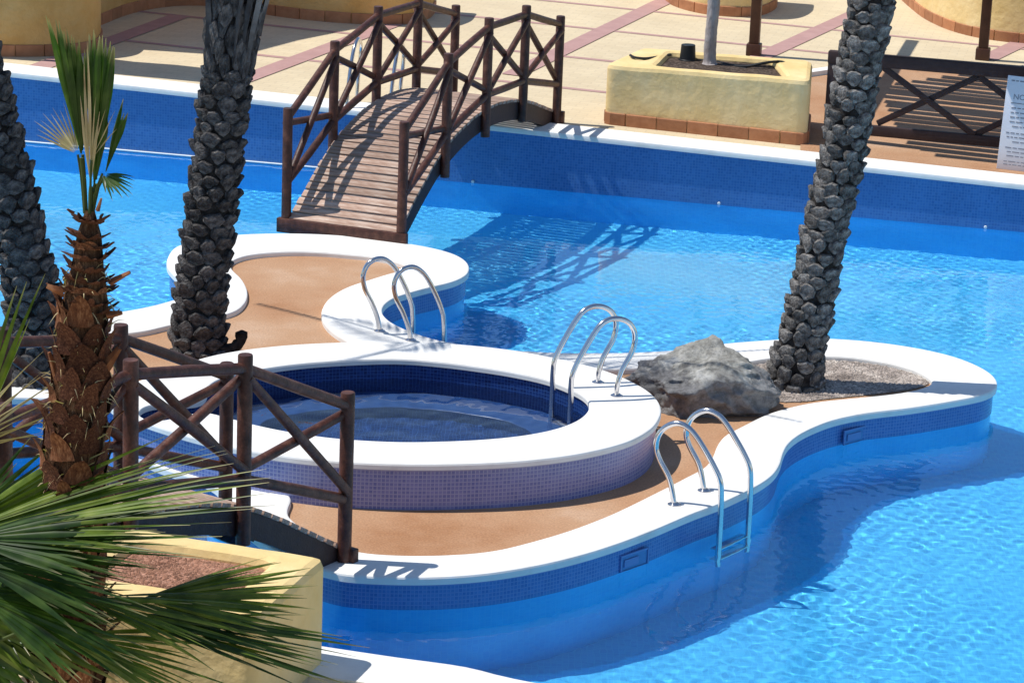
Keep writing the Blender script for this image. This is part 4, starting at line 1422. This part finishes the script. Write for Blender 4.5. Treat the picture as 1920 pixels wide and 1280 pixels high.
# ------------------------------------------------------------------ planters
def rounded_poly(pts, r, seg=5):
    out = []; n = len(pts)
    for i in range(n):
        a, b, c = pts[i - 1], pts[i], pts[(i + 1) % n]
        u = (a - b).normalized(); v_ = (c - b).normalized()
        for k in range(seg + 1):
            t = k / seg
            p0 = b + u * r; p2 = b + v_ * r
            out.append(p0 * (1 - t) ** 2 + b * 2 * t * (1 - t) + p2 * t * t)
    return out
def planter_body(loop_o, loop_i, z0, z1, depth, parent, mat, soil_mat, zbase=None):
    """stucco trough with softly rounded lip; loops ccw"""
    lo = resample(loop_o, .03); li = resample(loop_i, .03)
    zb = zbase or (lambda p: z0)
    r = .05
    mb = MB(); no = len(lo); ni = len(li)
    wob = lambda p: .005 * noise.noise(V((p.x * 4, p.y * 4, p.z * 4)))
    OO = []
    for (d, z) in ((.0, None), (0, z1 - .3), (0, z1 - r), (-r * .3, z1 - r * .3), (-r, z1)):
        lp = offset(lo, d) if d else lo
        OO.append([V((p.x, p.y, zb(p) if z is None else z + wob(V((p.x, p.y, z))))) for p in lp])
    for a, b in zip(OO[:-1], OO[1:]):
        mb.add(a + b, [(i, (i + 1) % no, no + (i + 1) % no, no + i) for i in range(no)])
    II = []
    for (d, z) in ((r, z1), (r * .3, z1 - r * .3), (0, z1 - r), (0, z1 - depth - .05)):
        lp = offset(li, d) if d else li
        II.append([V((p.x, p.y, z + wob(V((p.x, p.y, z))))) for p in lp])
    for a, b in zip(II[:-1], II[1:]):
        mb.add(a + b, [(i, (i + 1) % ni, ni + (i + 1) % ni, ni + i) for i in range(ni)])
    tri = geometry.tessellate_polygon([at_z(OO[-1], 0), at_z(II[0], 0)[::-1]])
    vs = OO[-1] + II[0][::-1]
    fs = []
    for t in tri:
        a, b, c = (vs[i] for i in t)
        fs.append(tuple(t) if (b - a).cross(c - a).z > 0 else tuple(t)[::-1])
    mb.add(vs, fs)
    mb.build('body', mat, parent, angle=60)
    g = sheet_mb(offset(li, .01), z1 - depth).build('soil', soil_mat, parent, smooth=False)
    return li
# near planter
PC = P(609, 1239, NTZ)
pd = V((-.953, .303, 0)); ps = V((-.303, -.953, 0))
zt = 1.0
near_pl = thing('planter', (PC + pd * .55 + ps * .45), 'yellow stucco planter with pink crushed stone beside the near footbridge', 'planter', 'yellow stucco planters')
q0 = V((PC.x, PC.y, 0))
ol = ccw(rounded_poly([q0, q0 + pd * 1.16, q0 + pd * 1.16 + ps * .95, q0 + ps * .95], .07))
il = ccw(rounded_poly([q0 + pd * .24 + ps * .17, q0 + pd * 1.02 + ps * .17, q0 + pd * 1.02 + ps * .74, q0 + pd * .24 + ps * .74], .1))
li = planter_body(ol, il, NTZ, zt, .06, near_pl, M['stucco'], M['pink_soil'])
pebbles('pink_gravel', offset(li, -.02), zt - .06, 1500, .004, .012, M['pink_grit'])

# far planter
F1, F2 = PT(1128, 232), PT(1512, 274)
d0 = (F2 - F1); d0.z = 0; FLn = d0.length; d0.normalize()
nb = V((-d0.y, d0.x, 0))
FT = tz(F1.x) + .61
fpl = thing('planter', (F1 + F2) / 2 + nb * .6, 'long yellow stucco planter with a slim tree at the far pool edge', 'planter', 'yellow stucco planters')
f1 = V((F1.x, F1.y, 0)); f2 = V((F2.x, F2.y, 0))
b2_, b1_ = f2 - d0 * .12 + nb * 1.12, f1 + d0 * .18 + nb * 1.12
ol = ccw(rounded_poly([f1, f2, b2_, b1_], .12))
il = ccw(rounded_poly([f1 + d0 * .50 + nb * .14, f2 - d0 * .26 + nb * .13, b2_ - d0 * .40 - nb * .13, b1_ + d0 * .32 - nb * .14], .08))
li2 = planter_body(ol, il, 0, FT, .06, fpl, M['stucco'], M['soil'], zbase=lambda p: tz(p.x))
def skirting(loop, parent, h, tile, thick, closed=True, zf=None, keep=None, nm='skirting_tile', inset=0.0):
    L = [0]; n = len(loop)
    for i in range(n if closed else n - 1):
        L.append(L[-1] + (loop[(i + 1) % n] - loop[i]).length)
    def at(s):
        s = max(0, min(L[-1] - 1e-6, s)); i = int(np.searchsorted(L, s, side='right')) - 1
        return loop[i].lerp(loop[(i + 1) % n], (s - L[i]) / max(1e-9, L[i + 1] - L[i]))
    k = int(L[-1] / tile)
    tl = L[-1] / k
    for i in range(k):
        a, b = at(i * tl + .004), at((i + 1) * tl - .004)
        mid = at((i + .5) * tl)
        if keep and not keep(mid):
            continue
        d1 = (b - a); d1.z = 0
        nn_ = V((d1.y, -d1.x, 0)).normalized()
        mb = MB(); vs = []
        m = 4
        hh = h * random.uniform(.98, 1.02)
        for j in range(m + 1):
            c = at(i * tl + .004 + (tl - .008) * j / m)
            z0_ = zf(c) if zf else 0
            for (o__, zz) in ((-.01, 0), (thick, 0), (thick, hh - .006), (thick - .006, hh), (-.01, hh)):
                p = c + nn_ * o__; vs.append(V((p.x, p.y, z0_ + zz)))
        fs = [(j * 5 + e, (j + 1) * 5 + e, (j + 1) * 5 + e + 1, j * 5 + e + 1) for j in range(m) for e in range(4)]
        fs += [(0, 1, 2, 3, 4), tuple(m * 5 + e for e in (4, 3, 2, 1, 0))]
        mb.add(vs, fs).build(nm, M['skirt'], parent, smooth=False)
skirting(resample(ol, .05), fpl, .125, .30, .022, zf=lambda p: tz(p.x))
# slim tree in the far planter
tb = PT(1331, 120, .58)
tree = thing('young_tree', tb, 'slim pale grey tree trunk growing in the far planter', 'tree')
tp_ = [tb] + [Pplane(x, y, tb, V((0, 1, 0))) for x, y in ((1332, 80), (1335, 45), (1338, 10), (1341, -40), (1350, -140))] 
MB().tube(catmull(tp_, False, .03), [.085, .072, .066, .064] + [.062] * (len(catmull(tp_, False, .03)) - 4), 14, wob=.06).build('trunk', M['tree_bark'], tree)
# black pot
pb_ = PT(1289, 115, .56)
pot = thing('black_pot', pb_, 'small black plastic pot standing upside down in the far planter', 'pot')
MB().lathe([(.088, 0), (.088, .02), (.083, .025), (.072, .17), (.07, .172), (.055, .172)], pb_, 22).build('pot_body', M['black_plastic'], pot)
MB().lathe([(.094, -.002), (.097, .01), (.094, .022)], pb_, 22, cap=False).build('rim', M['black_plastic'], pot)
def hose(pts, label):
    w_ = [PT(x, y, h) for x, y, h in pts]
    o = MB().tube(catmull(w_, False, .03), .014, 8).build('drip_hose', M['black_plastic'])
    tag(o, label, 'hose', 'black drip hoses in the far planter')
hose([(1182, 104, .64), (1190, 108, .64), (1205, 110, .635), (1235, 107, .61), (1262, 103, .59), (1300, 100, .58), (1330, 103, .58)], 'black drip hose hanging over the left rim of the far planter')
hose([(1345, 116, .58), (1380, 124, .59), (1405, 124, .61), (1430, 119, .65), (1455, 116, .66), (1470, 118, .645), (1477, 127, .62)], 'black drip hose lying over the right rim of the far planter')
hose([(1253, 97, .60), (1275, 99, .585), (1310, 112, .57), (1350, 122, .57), (1400, 130, .58)], 'black drip hose running past the pot across the soil')

# ------------------------------------------------------------------ curved yellow walls at the back
def curved_wall(pxs, h, thick, label, mat, off=0.0, tile=.30, sk=.125):
    line = catmull([PT(x, y) for x, y in pxs], False, .08)
    c0 = line[len(line) // 2]
    t = thing('garden_wall', V((c0.x, c0.y, tz(c0.x))), label, 'wall', 'curved yellow stucco walls')
    # front line left->right seen from the pool; wall body lies behind it
    back = offl(line, -thick)
    loop = ccw([V((p.x, p.y, 0)) for p in line + back[::-1]])
    lp = resample(loop, .06)
    mb = MB(); n = len(lp)
    zs = [lambda p: tz(p.x), lambda p: tz(p.x) + h * .5, lambda p: tz(p.x) + h - .04, lambda p: tz(p.x) + h]
    rings = [[V((p.x, p.y, z(p))) for p in (lp if k < 3 else offset(lp, -.03))] for k, z in enumerate(zs)]
    for a, b in zip(rings[:-1], rings[1:]):
        mb.add(a + b, [(i, (i + 1) % n, n + (i + 1) % n, n + i) for i in range(n)])
    tri = geometry.tessellate_polygon([at_z(rings[-1], 0)])
    vs = rings[-1]; fs = []
    for tt in tri:
        a, b, c = (vs[i] for i in tt)
        fs.append(tuple(tt) if (b - a).cross(c - a).z > 0 else tuple(tt)[::-1])
    mb.add(vs, fs)
    mb.build('body', mat, t, angle=60)
    skirting([V((p.x, p.y, 0)) for p in line], t, sk, tile, .02, closed=False, zf=lambda p: tz(p.x))
    return t
# rounded drum at the top left
curved_wall([(-330, 60), (-200, 92), (-90, 104), (0, 106), (80, 106), (140, 103), (172, 97), (187, 86), (186, 72), (160, 60)], 1.0, .35,
            'rounded ochre stucco wall end at the top left corner', M['stucco_dark'])
curved_wall([(130, 70), (190, 46), (240, 27), (290, 16), (340, 11), (400, 12), (460, 20), (520, 31), (600, 40), (690, 46), (760, 46), (800, 36), (815, 20)], 1.05, .3,
            'wavy ochre stucco wall behind the far footbridge', M['stucco_dark'])
curved_wall([(1225, -16), (1245, -2), (1262, 10), (1290, 20), (1330, 28), (1380, 32), (1420, 30), (1450, 18), (1455, 4)], 1.0, .5,
            'rounded yellow stucco wall behind the slim tree', M['stucco'])
curved_wall([(1660, -30), (1690, -2), (1710, 16), (1740, 38), (1785, 58), (1830, 70), (1880, 78), (1940, 84), (2050, 92)], 1.0, .5,
            'rounded yellow stucco wall behind the railing at the top right', M['stucco'])

# ------------------------------------------------------------------ pergola posts and roof
def pergola_post(px, label, base_h=0.0, plinth=True):
    p = PT(*px)
    t = thing('pergola_post', p, label, 'post', 'dark brown pergola posts')
    m3 = Matrix.Rotation(ang, 3, 'Z')
    MB().box(p + V((0, 0, 1.4)), (.115, .115, 2.8), m3, bev=.01).build('shaft', M['pergola'], t)
    MB().box(p + V((0, 0, .07)), (.165, .165, .14), m3, bev=.012).build('plinth', M['pergola'], t)
    return p
pA = pergola_post((1413, 104), 'dark brown pergola post behind the far planter')
pB = pergola_post((1842, 112), 'dark brown pergola post with square plinth above the railing')

# shade roof over the terracotta corner: thin slats on two beams
shade_px = [(1648, 164), (1840, 136), (2010, 110), (2010, 330), (1748, 292), (1692, 264)]
RZ = 2.75
def back_to_sun(p, z):
    k = (z - p.z) / SUN_VEC.z
    return p + SUN_VEC * k
roof_poly = [back_to_sun(PT(x, y), RZ) for x, y in shade_px]
roof = thing('pergola_roof', pB + V((0, 0, 0)), 'slatted timber pergola roof shading the terracotta walkway', 'pergola')
us = [(p - wn0).dot(WU) for p in roof_poly]; vs_ = [(p - wn0).dot(WN) for p in roof_poly]
RP = [V((u, v_, 0)) for u, v_ in zip(us, vs_)]
vv0, vv1 = min(vs_), max(vs_)
k = 0
v_ = vv0 + .05
slat_rows = []
while v_ < vv1:
    xs_ = []
    for i in range(len(RP)):
        a, b = RP[i - 1], RP[i]
        if (a.y > v_) != (b.y > v_):
            xs_.append(a.x + (v_ - a.y) / (b.y - a.y) * (b.x - a.x))
    if len(xs_) >= 2:
        slat_rows.append((v_, min(xs_), max(xs_)))
    v_ += .23 + random.uniform(-.05, .05)
m3 = Matrix.Rotation(ang, 3, 'Z')
for (v_, u0, u1) in slat_rows:
    c = wn0 + WU * ((u0 + u1) / 2) + WN * v_
    MB().box(V((c.x, c.y, RZ)), (u1 - u0, .215 + random.uniform(-.06, .02), .03), m3).build('slat', M['pergola'], roof, smooth=False)
umin, umax = min(us), max(us)
for f in (.04, .97):
    c = wn0 + WU * (umin + (umax - umin) * f) + WN * ((vv0 + vv1) / 2)
    MB().box(V((c.x, c.y, RZ - .08)), (.1, vv1 - vv0 + .3, .12), m3).build('beam', M['pergola'], roof, smooth=False)

# panels added out of view, outlined to cast the left terrace's broad shade
def add_shade_panel(px, z, label):
    pts = [back_to_sun(PT(x, y), z) for x, y in px]
    c = sum(pts, V()) / len(pts)
    t = thing('shade_panel', V((c.x, c.y, tz(c.x))), label, 'shade panel')
    lp = ccw([V((p.x, p.y, 0)) for p in pts])
    n = len(lp)
    mb = sheet_mb(lp, z)
    mb.add(at_z(lp, z - .02) + at_z(lp, z), [(i, (i + 1) % n, n + (i + 1) % n, n + i) for i in range(n)])
    mb.build('panel_sheet', M['stucco_dark'], t, smooth=False)
    MB().tube([V((c.x, c.y, tz(c.x))), V((c.x, c.y, z - .02))], .05, 10).build('mast', M['pergola'], t)
add_shade_panel([(120, -60), (120, 92), (240, 92), (420, 104), (470, 100), (560, 76), (660, 56), (760, 40), (900, -60)], 4.4, 'unseen ochre panel added to shade the left terrace')
add_shade_panel([(170, 106), (250, 116), (330, 122), (440, 134), (440, 160), (200, 138), (120, 128)], 4.0, 'narrow unseen ochre panel added to shade the left pool edge')

# ------------------------------------------------------------------ X railing at the right
ra = PT(1552, 262); rb_ = PT(1990, 313)
rd = (rb_ - ra); rd.z = 0; RL = rd.length; rd.normalize()
rail = thing('railing', ra, 'dark timber railing with X braces along the far right pool edge', 'railing')
def rpt(s, z, dn=0.0):
    p = ra + rd * s + V((-rd.y, rd.x, 0)) * dn
    return V((p.x, p.y, tz(p.x) + z))
mr3 = Matrix.Rotation(math.atan2(rd.y, rd.x), 3, 'Z')
MB().box((rpt(0, .875) + rpt(RL, .875)) / 2, (RL + .1, .10, .125), mr3, bev=.012).build('top_rail', M['wood_dark'], rail)
MB().box((rpt(0, .165) + rpt(RL, .165)) / 2, (RL, .07, .105), mr3, bev=.01).build('bottom_rail', M['wood_dark'], rail)
sA = (PT(1642, 272) - ra).dot(rd); sB = (PT(1824, 293) - ra).dot(rd)
sp = sB - sA
for k in range(3):
    s0 = sA + (k - 1) * sp
    s1 = s0 + sp
    for (za, zb_, dn) in ((.81, .22, -.012), (.22, .81, .016)):
        if k == 0:
            break
        a, b = rpt(s0, za, dn), rpt(s1, zb_, dn)
        dd = b - a
        X = dd.normalized(); Y = V((-rd.y, rd.x, 0)); Z = X.cross(Y)
        m_ = Matrix((X, Y, Z)).transposed()
        MB().box((a + b) / 2, (dd.length, .03, .062), m_, bev=.005).build('brace', M['wood_dark'], rail)
for s_ in (.0, RL):
    MB().box(rpt(s_, .41), (.09, .09, .82), mr3, bev=.01).build('post', M['wood_dark'], rail)

# ------------------------------------------------------------------ notice board
sb = PT(1868, 318)
sd_ = rd.copy()
sn = V((sd_.y, -sd_.x, 0))
sign = thing('notice_board', sb, 'white notice board with lines of grey print at the far right pool edge', 'sign')
sw_, sh_ = .62, .92
tiltv = (V((0, 0, 1)) + sd_ * .035 - sn * .06).normalized()
Yb = sn.copy(); Yb = (Yb - tiltv * Yb.dot(tiltv)).normalized()
Xb = tiltv.cross(Yb) * -1
if Xb.dot(sd_) < 0:
    Xb = -Xb
ms = Matrix((Xb, -Yb, tiltv)).transposed()
c0 = sb + V((0, 0, .012)) + Xb * (sw_ / 2) + tiltv * (sh_ / 2)
MB().box(c0, (sw_, .018, sh_), ms, bev=.004).build('board', M['white_print'], sign)
pr = MB()
def bar(x0, x1, z, hh):
    pr.box(c0 + Xb * ((x0 + x1) / 2 - sw_ / 2) + tiltv * (sh_ / 2 - z) + Yb * .0105, (x1 - x0, .002, hh), ms)
rs = random.Random(4)
rows = [(.045, .012, .04, 1), (.31, .010, .07, 1), (.355, .010, .07, 1), (.40, .012, .07, 1), (.445, .010, .07, 1), (.49, .010, .10, 1),
        (.555, .011, .05, 1), (.595, .011, .06, 1), (.64, .010, .12, 1), (.70, .011, .06, 1), (.74, .010, .08, 1), (.78, .010, .08, 1), (.835, .008, .06, 1), (.865, .008, .06, 1)]
for z, hh, x, _ in rows:
    while x < sw_ - .05:
        l_ = rs.uniform(.02, .07)
        bar(x, min(x + l_, sw_ - .03), z, hh); x += l_ + .013
bar(.06, sw_ - .06, .262, .008)
pr.build('print_lines', M['grey_print'], sign, smooth=False)
tcu = bpy.data.curves.new('heading', 'FONT'); tcu.body = 'NORMAS'; tcu.size = .075; tcu.extrude = .001
to = bpy.data.objects.new('heading', tcu)
COL.objects.link(to)
dg = bpy.context.evaluated_depsgraph_get()
tm = bpy.data.meshes.new_from_object(to.evaluated_get(dg))
bpy.data.objects.remove(to)
mt4 = Matrix((Xb, tiltv, Yb)).transposed().to_4x4()
mt4.translation = c0 + Xb * (-sw_ / 2 + .075) + tiltv * (sh_ / 2 - .225) + Yb * .0105
tm.materials.clear(); tm.materials.append(M['grey_print'])
put('heading', tm, mt4, sign)
for f in (.12, .88):
    p = sb + Xb * sw_ * f + Yb * -.03
    MB().tube([p, p + tiltv * sh_ * .96], .014, 8).build('leg', M['steel'], sign)

for o in list(S.objects):
    if '_o' in o:
        del o['_o']
